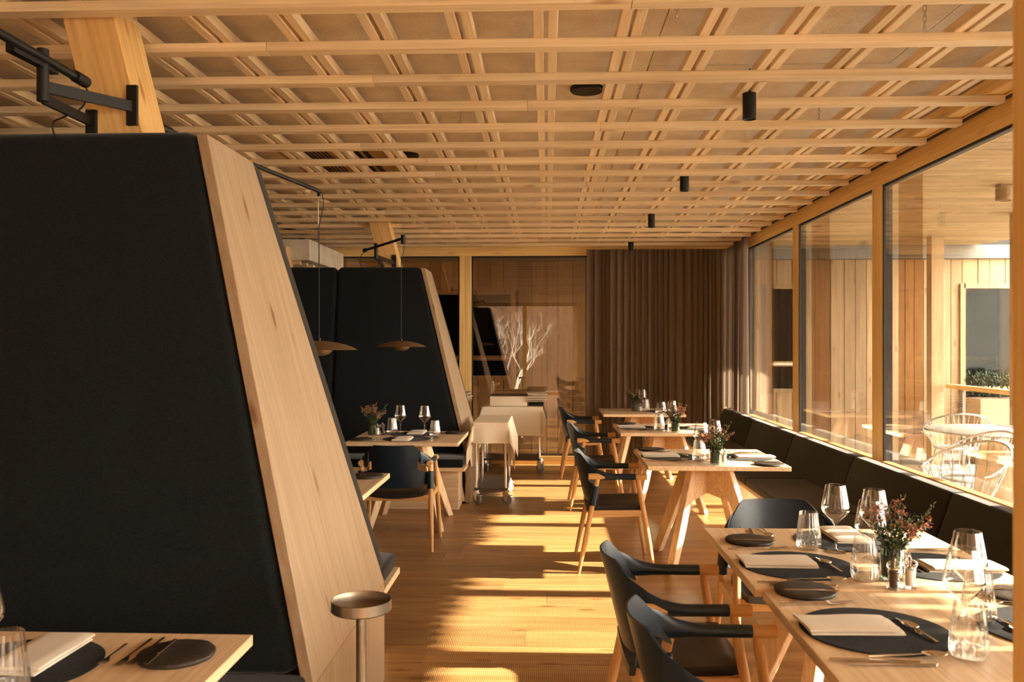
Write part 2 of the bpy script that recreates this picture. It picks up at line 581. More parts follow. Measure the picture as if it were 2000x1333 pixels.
# wood-wool boards, 1.18 m wide
xs = [2.37 - 0.53 - 1.18 * k for k in range(-1, 8)]
boards = {}
for k in range(8):
    xa = 1.67 - 1.17 * k
    x1 = min(xa + 1.17, XW + 0.1)
    for j in range(7):
        ya = YR + 2.12 * j - (0.6 if k % 2 else 0)
        ya0, yb0 = max(ya, YR), min(ya + 2.12, YB + 0.15)
        if j == 6:
            yb0 = YB + 0.15
        if yb0 - ya0 < 0.05:
            continue
        b = MB().box(xa + 0.003, x1 - 0.003, ya0 + 0.003, yb0 - 0.003, 0, 0.055)
        b.build('acoustic_board', 'woodwool', ceiling, loc=(0, 0, 2.915 + rng.uniform(-0.003, 0.003)))
# paired battens running away from the camera
ys0, ys1 = YR + 0.05, YB + 0.02
bat_y = MB().box(-0.02, 0.02, ys0, ys1, 0, 0.042).mesh('paired_batten', bevel=0.0025, seg=1)
bat_y.materials.append(M['spruce_y'])
for k in range(-17, 7):
    xc = 0.333 * k - 0.005
    for dx in (-0.0285, 0.0285):
        link('paired_batten', bat_y, ceiling, (xc + dx + rng.uniform(-.001, .001), 0, ZB + 0.036))
# cross battens, shared lengths butt-jointed
segs = [(-5.9, -3.35), (-3.35, -0.62), (-0.62, 2.28)]
bat_x = {}
for n in range(-14, 18):
    yf = 3.571 + 0.4475 * (n - 1)
    off = rng.choice((-0.9, -0.55, -0.2, 0.15, 0.5, 0.9))
    cuts = [-5.9, -3.3 + off * 0.5, -0.6 + off, 2.28]
    for a, b in zip(cuts, cuts[1:]):
        key = round(b - a, 2)
        if key not in bat_x:
            me = MB().box(-(b - a) / 2 + .0006, (b - a) / 2 - .0006, -0.07, 0, 0, 0.036).mesh('cross_batten', bevel=0.002, seg=1)
            me.materials.append(M['spruce_x'])
            bat_x[key] = me
        link('cross_batten', bat_x[key], ceiling, ((a + b) / 2, yf, ZB + rng.uniform(0, .0008)))
# wall-side bearer and dark soffit strip
MB().box(2.19, 2.27, ys0, ys1, ZB + 0.04, ZB + 0.115).build('edge_bearer', 'frame_y', ceiling, bevel=0.002, seg=1)
# hanging chains
def chain(x, y, n):
    m = MB()
    for i in range(n):
        z = 2.915 - 0.012 - i * 0.021
        r, l = 0.0065, 0.006
        pts = []
        for q in range(13):
            a = 2 * pi * q / 12
            px, pz = r * cos(a), r * sin(a) * 1.1 + (l if sin(a) > 0 else -l)
            pts.append((x + (px if i % 2 else 0), y + (0 if i % 2 else px), z + pz))
        m.tube(pts, 0.0019, 5, cap=False)
    return m
for (x, y, n) in ((0.50, 3.35, 6), (0.47, 4.45, 6), (1.50, 3.50, 6), (-0.50, 5.0, 6), (-0.52, 6.3, 6), (0.50, 6.1, 6),
                  (1.52, 4.9, 6), (-1.52, 3.2, 6), (-1.5, 6.9, 6), (0.5, 8.0, 6)):
    chain(x, y, n).build('hanger_chain', 'zinc', ceiling)

# ------------------------------------------------------------------ window wall on the right
wall_right = struct('wall_right')
MY = [6.255 + 2.02 * k for k in range(-5, 3)]       # mullion centres
MB().box(2.31, 2.47, YR, YB + 0.1, 2.80, 3.06).build('top_beam', 'frame_y', wall_right, bevel=0.003, seg=1)
MB().box(2.345, 2.45, YR, YB + 0.1, 2.662, 2.80).build('head_rail', 'frame_y', wall_right, bevel=0.004, seg=1)
MB().box(2.32, 2.36, YR, YB, 2.795, 2.806).build('curtain_track', 'gasket', wall_right)
for k, ym in enumerate(MY):
    for s in (-1, 1):
        MB().box(2.345, 2.395, ym + s * 0.0455 - 0.0445, ym + s * 0.0455 + 0.0445, 0, 2.662).build('mullion', 'frame_z', wall_right, bevel=0.003, seg=1)
    MB().box(2.396, 2.42, ym - 0.09, ym + 0.09, 0, 2.661).build('mullion_cap', 'gasket', wall_right)
for k, (a, b) in enumerate(zip(MY, MY[1:] + [MY[-1] + 2.02])):
    a, b = a + 0.09, min(b - 0.09, YB + 0.05)
    if b - a < 0.2:
        continue
    w = struct('window_%d' % (k + 1))
    MB().box(2.36, 2.45, a, b, 0.0, 0.07).build('bottom_rail', 'frame_y', w, bevel=0.003, seg=1)
    MB().box(2.338, 2.40, a, b, 0.625, 0.724).build('window_sill', 'oak_y', w, bevel=0.004, seg=1)
    MB().box(2.360, 2.372, a, b, 0.724, 2.662).build('pane', 'pane', w)
    MB().box(2.360, 2.372, a, b, 0.07, 0.625).build('pane', 'pane', w)
    g = MB()
    for (p, q) in ((a, a + 0.016), (b - 0.016, b)):
        g.box(2.353, 2.40, p, q, 0.724, 2.662)
    g.box(2.353, 2.40, a, b, 2.645, 2.662)
    g.build('gasket', 'gasket', w)
for k in (5, 6, 7):
    # bronze glass fins standing off the mullions
    f = MB().box(2.50, 2.665, MY[k] - 0.006, MY[k] + 0.006, 0.02, 2.88).build('glass_fin', 'fin', wall_right)

# ------------------------------------------------------------------ back glazing
wall_back = struct('wall_back')
MB().box(-2.90, XW + 0.1, YB, YB + 0.12, 2.672, 2.81).build('head_rail', 'frame_x', wall_back, bevel=0.004, seg=1)
MB().box(-6.0, XW + 0.1, YB + 0.02, YB + 0.14, 2.81, 3.06).build('top_beam', 'frame_x', wall_back)
MB().box(-2.85, XW, YB, YB + 0.12, 0.0, 0.105).build('bottom_rail', 'frame_x', wall_back, bevel=0.004, seg=1)
for xm in (-2.79, -1.045, 2.42):
    for s in (-1, 1):
        MB().box(xm + s * 0.039 - 0.038, xm + s * 0.039 + 0.038, YB, YB + 0.12, 0.105, 2.672).build('mullion', 'frame_z', wall_back, bevel=0.003, seg=1)
for k, (a, b) in enumerate(((-2.71, -1.125), (-0.965, 2.34))):
    w = struct('window_%d' % (9 + k))
    MB().box(a, b, YB + 0.05, YB + 0.062, 0.105, 2.672).build('pane', 'backpane', w)
    g = MB()
    for (p, q) in ((a, a + 0.014), (b - 0.014, b)):
        g.box(p, q, YB + 0.03, YB + 0.08, 0.105, 2.672)
    g.box(a, b, YB + 0.03, YB + 0.08, 2.655, 2.672)
    g.build('gasket', 'gasket', w)
# solid part of the back wall beyond the glazing
wl = MB().box(-6.0, -2.87, YB - 0.02, YB + 0.14, 0, 2.81).build('wall_back', 'clad_z')
tag(wl, kind='structure')
# board-lined soffit box at the far left
sb = MB().box(-4.4, -2.62, 9.45, YB - 0.02, 2.47, 2.70).build('trim_1', 'woodwool')
tag(sb, kind='structure')
for i in range(6):
    MB().box(-4.4, -2.75 + 0.01 * i, 9.52 + 0.25 * i, 9.60 + 0.25 * i, 2.43, 2.469).build('batten', 'spruce_x', sb)
MB().box(-4.4, -2.42, 10.2, 10.3, 2.37, 2.429).build('batten', 'spruce_x', sb)

# ------------------------------------------------------------------ left wall and wall behind the camera
lw_ = MB().box(XL - 0.15, XL, YR, YB + 0.1, 0, 3.06).build('wall_left', 'clad_z')
tag(lw_, kind='structure')
wall_front = struct('wall_front')
MB().box(XL, -2.9, YR - 0.15, YR, 0, 3.06).build('panel', 'clad_z', wall_front)
MB().box(-2.9, XW, YR - 0.15, YR, 2.66, 3.06).build('head_panel', 'clad_x', wall_front)
MB().box(-2.9, XW, YR - 0.12, YR, 0, 0.1).build('bottom_rail', 'frame_x', wall_front)
for xm in (-2.85, -0.66, 0.86, 2.32):
    MB().box(xm - 0.06, xm + 0.06, YR - 0.12, YR, 0.1, 2.66).build('mullion', 'frame_z', wall_front, bevel=0.004, seg=1)
for k, (a, b) in enumerate(((-2.79, -0.72), (-0.60, 0.80), (0.92, 2.26))):
    w = struct('window_%d' % (11 + k))
    MB().box(a, b, YR - 0.07, YR - 0.06, 0.1, 2.66).build('pane', 'pane', w)

MB().box(XL, XW + 0.1, YR - 2.6, YR - 0.15, 2.86, 3.06).build('sky_blocker', 'clad_x', wall_front)  # unseen overhang, added to cut sky light through the rear window

# post beside the photographer
post = MB().box(0.738, 0.93, 1.18, 1.405, 0, 3.06).build('trim_2', 'frame_z', bevel=0.004, seg=2)
tag(post, kind='structure')

# ------------------------------------------------------------------ outside: terrace, soffit, clad wing
terrace = MB().box(2.47, 7.2, YR - 1, 13.0, -0.12, -0.02).build('floor_terrace', 'terrace')
tag(terrace, kind='structure')
gr = MB().box(-40, 60, -40, 50, -0.6, -0.4).build('ground', 'ground')
tag(gr, kind='structure')
so = MB().box(2.49, 6.09, YR - 1, 12.49, 2.976, 3.2).build('ceiling_terrace', 'roof')
tag(so, kind='structure')
rng = random.Random(11)
sms = []
for e in (6.07, 6.11, 6.14, 6.16, 6.19, 6.22):
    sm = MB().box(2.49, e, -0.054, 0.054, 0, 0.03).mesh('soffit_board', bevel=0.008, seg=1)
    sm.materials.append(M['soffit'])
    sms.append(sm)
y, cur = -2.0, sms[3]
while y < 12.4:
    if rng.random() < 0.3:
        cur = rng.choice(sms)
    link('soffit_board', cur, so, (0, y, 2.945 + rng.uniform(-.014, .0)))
    y += 0.122
# roof over the passage behind the back glazing
rp_ = MB().box(-6, 2.49, YB + 0.14, 12.6, 2.95, 3.2).build('ceiling_passage', 'clad_x')
tag(rp_, kind='structure')
wing = MB().box(-5, 9, 12.60, 12.8, -0.1, 3.3).build('wall_wing', 'roof')
tag(wing, kind='structure')
MB().box(-5, 9, 12.50, 12.598, 2.755, 2.945).build('grey_lintel', 'greywall', wing)
rng = random.Random(17)
openings = [(-2.02, -0.50, 1.08, 2.26), (-4.6, -3.0, 1.08, 2.26), (3.20, 3.62, 0.90, 2.33), (5.92, 7.3, 0.55, 2.33)]
x = -5.0
while x < 8.0:
    w = rng.choice((0.13, 0.16, 0.19, 0.22))
    c = x + w / 2
    spans = [(-0.05, 2.75)]
    for (a, b, z0, z1) in openings:
        if a - 0.02 < c < b + 0.02:
            spans = [(-0.05, z0 - 0.06), (z1 + 0.07, 2.75)]
    for (z0, z1) in spans:
        d = rng.uniform(0, 0.010)
        m = MB().box(-w / 2 + 0.004, w / 2 - 0.004, -0.024, 0.0, z0, z1)
        m.build('cladding_board', 'clad_z', wing, bevel=0.002, seg=1, loc=(c, 12.598 - d, 0))
    x += w
for k, (a, b, z0, z1) in enumerate(openings):
    w = struct('window_%d' % (14 + k))
    fr = MB()
    for (p, q, r, s) in ((a - 0.05, a + 0.02, z0 - 0.06, z1 + 0.07), (b - 0.02, b + 0.05, z0 - 0.06, z1 + 0.07)):
        fr.box(p, q, 12.53, 12.62, r, s)
    fr.box(a, b, 12.53, 12.62, z1, z1 + 0.07)
    fr.box(a, b, 12.53, 12.62, z0 - 0.06, z0)
    fr.build('frame', 'clad_z', w)
    zt = z0 + 0.22 if k < 2 else z0 + 0.32
    MB().box(a, b, 12.54, 12.61, zt, zt + 0.07).build('transom', 'clad_x', w)
    MB().box(a, b, 12.525, 12.54, zt + 0.02, zt + 0.045).build('rail', 'zinc', w)
    MB().box(a, b, 12.585, 12.592, z0, z1).build('pane', 'farpane', w)
    MB().box(a, b, 12.594, 12.598, z0, z1).build('dark_backing', 'dark_room', w)  # flat dark sheet, its colour stands for the unlit room inside

t = thing('terrace_spot', 'brown box spotlight under the terrace soffit', 'spotlight', (4.0, 7.75, 2.80))
MB().lathe([(0.0, 0.01), (0.058, 0.006), (0.06, 0.0), (0.065, 0.0), (0.065, 0.125), (0.0, 0.125)], 28).build('body', 'bronze', t, smooth=True)
MB().box(-0.05, 0.05, -0.05, 0.05, 0.125, 0.141).build('base', 'bronze', t)

# posts and handrail along the terrace edge
for k in range(-2, 4):
    yp = 9.46 + 2.03 * (k - 2) - 0.04
    p = MB().box(4.96, 5.12, yp - 0.075, yp + 0.075, -0.02, 2.949).build('terrace_post', 'clad_z', bevel=0.003, seg=1)
    side = {3: 'at the far corner by the clad wall', 2: 'second from the clad wall', 1: 'third from the clad wall', 0: 'fourth from the clad wall', -1: 'fifth from the clad wall', -2: 'sixth from the clad wall'}[k]
    tag(p, 'square larch post on the terrace edge, ' + side, 'post')
t = thing('handrail', 'orange larch handrail along the terrace edge', 'railing', (5.13, 0, 0))
MB().box(-0.03, 0.05, -1.0, 11.3, 0.975, 1.03).build('rail', 'frame_y', t, bevel=0.004, seg=1)
for yy in (1.0, 3.0, 5.0, 7.0, 9.0, 10.9):
    MB().box(0, 0.03, yy, yy + 0.05, -0.02, 0.975).build('baluster', 'greywall', t)

# planter with clipped conifer
pl = thing('planter', 'tall clay planter with clipped conifer hedge outside the terrace rail', 'planter', (6.15, 11.62, 0))
MB().box(-0.55, 0.6, -0.2, 0.2, -0.02, 0.83).build('box', 'planter', pl, bevel=0.01)
rng = random.Random(23)
hm = MB()
for i in range(900):
    px, py, pz = rng.uniform(-.56, .6), rng.uniform(-.22, .22), 0.83 + rng.random() ** 0.8 * 0.32
    for q in range(2):
        a, el, l = rng.uniform(0, 2 * pi), rng.uniform(0.1, 1.3), rng.uniform(.04, .09)
        dx, dy, dz = l * cos(a) * cos(el), l * sin(a) * cos(el), l * sin(el)
        n = Vector((-sin(a), cos(a), 0.3)) * 0.010
        hm.add([(px - n.x, py - n.y, pz), (px + n.x, py + n.y, pz), (px + dx, py + dy, pz + dz)], [(0, 1, 2)])
tag(hm.build('foliage', 'fir', pl), kind='stuff')

# bare garden tree and wall behind the camera, mirrored by the back glazing
gw = MB().box(-14, 12, -13.2, -13.0, -0.4, 4.4).build('wall_garden', 'garden')
tag(gw, kind='structure')
tr = thing('bare_tree', 'bare branching garden tree behind the front window, seen mirrored in back glazing', 'tree', (-1.35, -9.6, -0.4))
rng = random.Random(31)
tm = MB()
def branch(p, d, r, l, depth):
    pts, rr = [p], [r]
    for i in range(4):
        d = (d + Vector((rng.uniform(-.22, .22), rng.uniform(-.22, .22), rng.uniform(-.05, .2)))).normalized()
        p = p + d * l / 4
        pts.append(p)
        rr.append(r * (1 - 0.13 * (i + 1)))
    tm.tube(pts, rr, 5 if depth > 1 else 7)
    if depth < 3:
        for _ in range(3):
            i = rng.randint(2, 4)
            a = rng.uniform(0, 2 * pi)
            nd = (d + Vector((cos(a), sin(a), rng.uniform(-.1, .5))) * rng.uniform(.5, .9)).normalized()
            branch(pts[i], nd, rr[i] * 0.68, l * rng.uniform(.62, .8), depth + 1)
for a in (0.2, 1.6, 2.9, 4.1, 5.3):
    branch(Vector((0.15 * cos(a), 0.15 * sin(a), 0)), Vector((cos(a) * .6, sin(a) * .6, 1)).normalized(), 0.04, 1.6, 0)
tm.build('branches', 'bark', tr, smooth=True)

# ------------------------------------------------------------------ A-shaped booth partitions
def booth(yt, ordinal):
    t = thing('booth_partition', ordinal, 'partition', (0, yt, 0))
    xe = lambda z: -0.745 - 0.26 * (max(z, 0.45) - 0.45)
    yn = lambda z: -0.34 + 0.34 * (z - 0.45) / 1.86
    yf = lambda z: 0.80 - 0.38 * (z - 0.45) / 1.86
    zt = 2.31
    def slab(xa, xb, z0, z1, fa, fb):
        """xa/xb functions of z, fa/fb near and far y functions"""
        b = [(xa(z0), fa(z0), z0), (xb(z0), fa(z0), z0), (xb(z0), fb(z0), z0), (xa(z0), fb(z0), z0)]
        p = [(xa(z1), fa(z1), z1), (xb(z1), fa(z1), z1), (xb(z1), fb(z1), z1), (xa(z1), fb(z1), z1)]
        return b, p
    # wooden end board, slanted above and upright below
    m = MB()
    m.hexa(*slab(lambda z: xe(z) - 0.042, xe, 0.45, zt, lambda z: yn(z) - 0.062, lambda z: yf(z)))
    th = -math.atan(0.26)
    m.tf(Matrix.Rotation(-th, 4, 'Y'))
    m.build('end_board', 'endpanel', t, bevel=0.003, seg=1, rot=(0, th, 0))
    m = MB().box(-0.79, -0.7455, -0.40, 0.80, 0.0, 0.4485)
    m.build('end_plinth', 'endpanel', t, bevel=0.003, seg=1)
    MB().hexa(*slab(lambda z: -5.2, lambda z: xe(z) - 0.043, 0.02, zt - 0.01, yn, yf)).build('core', 'spruce_x', t)
    def cushion(xa, xb, z0, z1, face, sgn, T, rc=0.055, r=0.042):
        h = z1 - z0
        zm = (z0 + z1) / 2
        w = xb(zm) - xa(zm)
        def outline(ins):
            pts = []
            R_ = rc - ins * 0.6
            for (cx, cz, a0) in ((w - ins - R_, ins + R_, -90), (w - ins - R_, h - ins - R_, 0), (ins + R_, h - ins - R_, 90), (ins + R_, ins + R_, 180)):
                for k in range(7):
                    a = radians(a0 + 15 * k)
                    pts.append((cx + R_ * cos(a), cz + R_ * sin(a)))
            return pts
        m = MB()
        rings = [(0.0, 0.0), (0.0, T - r)] + [(r * (1 - cos(radians(a))), T - r + r * sin(radians(a))) for a in (18, 36, 54, 72, 90)]
        n = 28
        vs = []
        for ins, dep in rings:
            for (s_, t_) in outline(ins):
                z = z0 + t_
                vs.append((xa(z) + (xb(z) - xa(z)) * s_ / w, face(z) + sgn * dep, z))
        fs = []
        for j in range(len(rings) - 1):
            for k in range(n):
                k2 = (k + 1) % n
                f = (j * n + k, j * n + k2, (j + 1) * n + k2, (j + 1) * n + k)
                fs.append(f if sgn < 0 else f[::-1])
        cap = tuple((len(rings) - 1) * n + k for k in range(n))
        fs.append(cap if sgn < 0 else cap[::-1])
        return m.add(vs, fs)
    seams = [None, -2.12, -3.12, -4.12, -5.12]
    for side in (0, 1):
        for i in range(4):
            xb = (lambda z: xe(z) - 0.044) if i == 0 else (lambda z, s=seams[i]: s - 0.004)
            xa = lambda z, s=seams[i + 1]: s + 0.004
            if side == 0:
                m = cushion(xa, xb, 0.475, zt + 0.014, yn, -1, 0.068)
            else:
                if i == 0:
                    xb = lambda z: xe(z) - 0.003
                m = cushion(xa, xb, 0.475, zt + 0.014, yf, 1, 0.125)
            m.build('back_cushion', 'felt', t, smooth=True)
        y0, y1 = (-0.80, -0.37) if side == 0 else (0.85, 1.26)
        ya, yb = (-0.72, -0.36) if side == 0 else (0.81, 1.18)
        for i in range(4):
            x1 = -0.775 if i == 0 else seams[i] - 0.003
            MB().box(seams[i + 1] + 0.003, x1, y0, y1, 0.401, 0.478).build('seat_cushion', 'felt', t, bevel=0.022, seg=3, smooth=True)
        MB().box(-5.15, -0.755, min(y0, y1) - 0.012, max(y0, y1) + 0.012, 0.366, 0.40).build('seat_board', 'spruce_x', t, bevel=0.003, seg=1)
        MB().box(-5.15, -0.82, ya, yb, 0.0, 0.365).build('seat_base', 'spruce_x', t, bevel=0.003, seg=1)
    return t
b1 = booth(3.15, 'tall near booth partition in charcoal felt with slanted pale spruce end board')
b2 = booth(8.75, 'charcoal felt booth partition beyond the pendant lamps, beside the cloth trolleys')
sk = thing('wall_socket', 'black power socket low on the near booth end board', 'socket', (-0.7445, 3.42, 0.335))
MB().box(0, 0.010, -0.045, 0.045, -0.062, 0.062).build('frame', 'black', sk, bevel=0.003)
MB().box(0.0101, 0.016, -0.032, 0.032, -0.045, 0.045).build('flap', 'black', sk, bevel=0.004)

# slanted glulam posts standing on the booths
def glulam(y, label):
    p = MB()
    sh = 0.25
    z0, z1 = 2.324, 2.91
    b = [(-1.70, -0.005, z0), (-1.50, -0.005, z0), (-1.50, 0.215, z0), (-1.70, 0.215, z0)]
    tp = [(x - sh * (z1 - z0), yy, z1) for x, yy, _ in b]
    p.hexa([(b_[0] + 1.6, b_[1], b_[2]) for b_ in b], [(q[0] + 1.6, q[1], q[2]) for q in tp])
    th = -math.atan(0.25)
    p.tf(Matrix.Rotation(-th, 4, 'Y'))
    o = p.build('timber_post', 'glulam', bevel=0.004, seg=1, loc=(-1.6, y, 0), rot=(0, th, 0))
    tag(o, label, 'post')
    return o
glulam(3.17, 'slanted orange glulam post rising from the near booth top to the ceiling')
glulam(8.77, 'slanted orange glulam post rising from the far booth top')
o = MB().box(-0.14, 0.0, 0, 0.25, 2.36, 2.61).build('timber_post', 'frame_z', bevel=0.004, loc=(-2.83, 9.3, 0))
MB().box(-0.004, 0.02, -0.02, 0.0, 2.42, 2.56).build('bracket_plate', 'black', o, loc=(-0.05, 0, 0))
MB().box(-0.2, 0.0, -0.03, -0.01, 2.475, 2.5).build('bracket_arm', 'black', o, loc=(-0.05, 0, 0))
tag(o, 'short timber block with black bracket behind the far booth', 'post')

# ------------------------------------------------------------------ pendant lamps on booms
def shade_parts(t):
    R = 0.2125
    prof = [(R, 0.0), (R * 0.9, 0.0135), (R * 0.7, 0.029), (R * 0.45, 0.042), (R * 0.2, 0.049), (0.012, 0.051), (0.0, 0.051)]
    inner = [(0.0, 0.048), (0.012, 0.048), (R * 0.2, 0.046), (R * 0.45, 0.039), (R * 0.7, 0.026), (R * 0.9, 0.0105), (R, 0.0)]
    MB().lathe(inner[::1] + [], 40).build('shade_lining', 'bronze', t, smooth=True)
    MB().lathe(prof, 40).build('shade', 'bronze', t, smooth=True)
    MB().lathe([(0.0, -0.034), (0.03, -0.032), (0.055, -0.022), (0.072, -0.006), (0.076, 0.012), (0.0, 0.02)], 28).build('diffuser', 'bronze', t, smooth=True)
    MB().lathe([(0.010, 0.051), (0.010, 0.066), (0.004, 0.07), (0.0, 0.07)], 10).build('cable_gland', 'black', t, smooth=True)

def lamp(x, y, zr, zb, label, boom, extra):
    t = thing('pendant_lamp', label, 'lamp', (x, y, zr))
    L = Vector((x, y, zr))
    if zb:
        shade_parts(t)
        dz = zb - zr
        MB().tube([(0, 0, 0.066), (0, 0, dz - 0.20)], 0.0032, 6).build('cable', 'black', t)
        MB().tube([(0, 0, dz - 0.20), (0.012, 0.0, dz - 0.14), (0.026, 0, dz - 0.07), (0.018, 0, dz - 0.01), (0, 0, dz)], 0.0026, 6).build('cable_loop', 'black', t)
        MB().tube([(-0.004, 0, dz - 0.2), (-0.004, 0, dz)], 0.0008, 4).build('steel_wire', 'zinc', t)
    for (name, pts, r, n) in boom:
        if len(pts) > 4:
            P_ = [Vector(p) for p in pts]
            P_ = [P_[0]] + P_ + [P_[-1]]
            pts = []
            for i in range(1, len(P_) - 2):
                for q in range(6):
                    u = q / 6
                    pts.append(0.5 * (2 * P_[i] + (P_[i + 1] - P_[i - 1]) * u + (2 * P_[i - 1] - 5 * P_[i] + 4 * P_[i + 1] - P_[i + 2]) * u * u + (3 * P_[i] - P_[i - 1] - 3 * P_[i + 1] + P_[i + 2]) * u ** 3))
            pts.append(P_[-1])
        MB().tube([Vector(p) - L for p in pts], r, n).build(name, 'black', t, smooth=True)
    for (name, p, q, wa, wb) in extra:
        d = (Vector(q) - Vector(p)).normalized()
        a = d.cross(Vector((0, 0, 1)))
        if a.length < 1e-4:
            a = Vector((1, 0, 0))
        b = a.cross(d)
        MB().beam(Vector(p) - L, Vector(q) - L, a, b, wa, wb).build(name, 'black', t, bevel=0.001, seg=1)
    return t

lamp(-1.275, 4.80, 1.513, 2.40, 'bronze disc pendant nearest, partly behind the near booth end board',
     [('boom', [(-1.60, 3.45, 2.44), (-1.275, 4.82, 2.405)], 0.011, 10), ('boom_joint', [(-1.60, 3.42, 2.44), (-1.575, 3.56, 2.437)], 0.017, 10),
      ('end_cap', [(-1.277, 4.805, 2.41), (-1.277, 4.805, 2.375)], 0.009, 8)],
     [('bracket_arm', (-1.70, 3.39, 2.40), (-1.585, 3.5, 2.42), 0.012, 0.03)])
lamp(-1.243, 7.35, 1.520, 2.44, 'bronze disc pendant further back, hanging before the far felt booth',
     [('boom', [(-1.72, 8.15, 2.435), (-1.232, 7.34, 2.445)], 0.012, 10),
      ('upright', [(-1.575, 7.93, 2.33), (-1.575, 7.93, 2.475)], 0.017, 10),
      ('boom_cap', [(-1.735, 8.175, 2.434), (-1.715, 8.142, 2.436)], 0.02, 10),
      ('end_fitting', [(-1.225, 7.34, 2.40), (-1.225, 7.34, 2.475)], 0.019, 10),
      ('slack_cable', [(-1.73, 8.16, 2.43), (-1.79, 8.25, 2.38), (-1.83, 8.40, 2.33), (-1.82, 8.62, 2.325), (-1.74, 8.70, 2.328), (-1.66, 8.6, 2.36), (-1.58, 8.35, 2.365), (-1.565, 8.1, 2.34)], 0.003, 6)],
     [('bracket_arm', (-1.575, 7.93, 2.35), (-1.555, 8.76, 2.37), 0.012, 0.04),
      ('bracket_plate', (-1.555, 8.745, 2.37), (-1.555, 8.765, 2.37), 0.045, 0.16),
      ('lower_arm', (-1.575, 7.93, 2.34), (-1.66, 8.76, 2.335), 0.012, 0.03)])
lamp(-1.70, 1.2, 1.5, None, 'black swivel boom bracketed to the near glulam post, reaching towards the camera',
     [('boom', [(-1.675, 1.1, 2.50), (-1.675, 2.78, 2.50), (-1.66, 3.02, 2.49)], 0.015, 12),
      ('upright', [(-1.685, 2.83, 2.36), (-1.685, 2.83, 2.535)], 0.019, 14),
      ('boom_cap', [(-1.66, 2.98, 2.492), (-1.657, 3.05, 2.489)], 0.021, 12),
      ('slack_cable', [(-1.66, 3.03, 2.485), (-1.65, 3.05, 2.45), (-1.68, 3.06, 2.40), (-1.74, 3.06, 2.37), (-1.79, 3.07, 2.35), (-1.785, 3.08, 2.30), (-1.73, 3.09, 2.24), (-1.70, 3.09, 2.20)], 0.0032, 6)],
     [('bracket_arm', (-1.685, 2.83, 2.41), (-1.54, 3.155, 2.43), 0.012, 0.04),
      ('bracket_plate', (-1.54, 3.15, 2.435), (-1.54, 3.166, 2.435), 0.04, 0.15),
      ('lower_arm', (-1.685, 2.83, 2.37), (-1.695, 3.155, 2.375), 0.012, 0.036),
      ('lower_plate', (-1.695, 3.15, 2.365), (-1.695, 3.166, 2.365), 0.04, 0.11),
      ('clamp', (-1.69, 2.66, 2.485), (-1.685, 2.90, 2.485), 0.03, 0.03)])

# ------------------------------------------------------------------ ceiling spots, speakers, vents
SPOT = []
sp = thing('ceiling_spot', 'black cylinder spotlight nearest the camera, under the cross battens', 'spotlight', (1.0, 4.32, 2.657))
MB().lathe([(0.0, 0.012), (0.026, 0.006), (0.0285, 0.0), (0.033, 0.0), (0.033, 0.128), (0.030, 0.13), (0.0, 0.13)], 24).build('body', 'black', sp, smooth=True)
MB().tube([(0, 0, 0.13), (0.003, 0.01, 0.17), (0.010, 0.016, 0.22), (0.004, 0.016, 0.258)], 0.004, 6).build('cable', 'black', sp)
for y, lab in ((6.34, 'black cylinder spotlight second in the row down the room'), (8.32, 'black cylinder spotlight third in the row down the room'),
               (10.34, 'black cylinder spotlight at the row end, before the curtain')):
    dup(sp, (1.0, y, 2.657), 0, lab)
dup(sp, (-2.80, 9.8, 2.657), 0, 'black cylinder spotlight beside the pale board box, far side of room')
for (x, y, lab) in ((0.212, 4.62, 'round dark speaker disc between battens near the first spotlight'), (-1.01, 6.2, 'round dark speaker disc beside the gold air vents')):
    t = thing('ceiling_speaker', lab, 'speaker', (x, y, 2.89))
    MB().lathe([(0.0, 0.0), (0.082, 0.0), (0.088, 0.006), (0.088, 0.024), (0.0, 0.024)], 32).build('grille', 'black', t, smooth=True)
v = thing('air_vent', 'gold ceiling air vent with two black slots', 'vent', (-1.29, 6.4, 2.89))
MB().box(-0.16, 0.16, -0.5, 0.5, 0, 0.024).build('face', 'vent', v, bevel=0.003)
for dx in (-0.045, 0.02):
    MB().box(dx - 0.018, dx + 0.018, -0.46, 0.46, -0.003, 0.001).build('slot', 'black', v)
v = thing('air_vent', 'gold ceiling air vent with fine louvres', 'vent', (-1.69, 6.4, 2.89))
MB().box(-0.2, 0.2, -0.5, 0.5, 0, 0.024).build('face', 'vent', v, bevel=0.003)
for i in range(7):
    MB().box(-0.03 + i * 0.028, -0.018 + i * 0.028, -0.46, 0.46, -0.003, 0.001).build('slot', 'black', v)

# ------------------------------------------------------------------ window bench
wb = thing('window_bench', 'long dark felt upholstered bench along the window wall', 'bench', (0, 0, 0))
ya, yb = 0.6, 10.72
MB().box(1.605, 2.10, ya, yb, 0.368, 0.40).build('seat_board', 'spruce_y', wb, bevel=0.003, seg=1)
MB().box(2.28, 2.30, ya, yb, 0.42, 0.70).build('back_board', 'spruce_y', wb)
seams = [ya, 1.1, 2.6, 4.1, 5.6, 7.05, 8.5, 10.0, yb]
for a, b in zip(seams, seams[1:]):
    MB().box(1.60, 2.075, a + 0.003, b - 0.003, 0.401, 0.462).build('seat_cushion', 'bench_felt', wb, bevel=0.02, seg=3, smooth=True)
seams = [ya, 1.55, 3.32, 4.72, 6.20, 7.68, 9.2, yb]
for a, b in zip(seams, seams[1:]):
    bt = [(2.06, a + .003, 0.45), (2.20, a + .003, 0.45), (2.20, b - .003, 0.45), (2.06, b - .003, 0.45)]
    tp = [(2.165, a + .003, 0.752), (2.25, a + .003, 0.752), (2.25, b - .003, 0.752), (2.165, b - .003, 0.752)]
    MB().hexa(bt, tp).build('back_cushion', 'bench_felt', wb, bevel=0.022, seg=3, smooth=True)
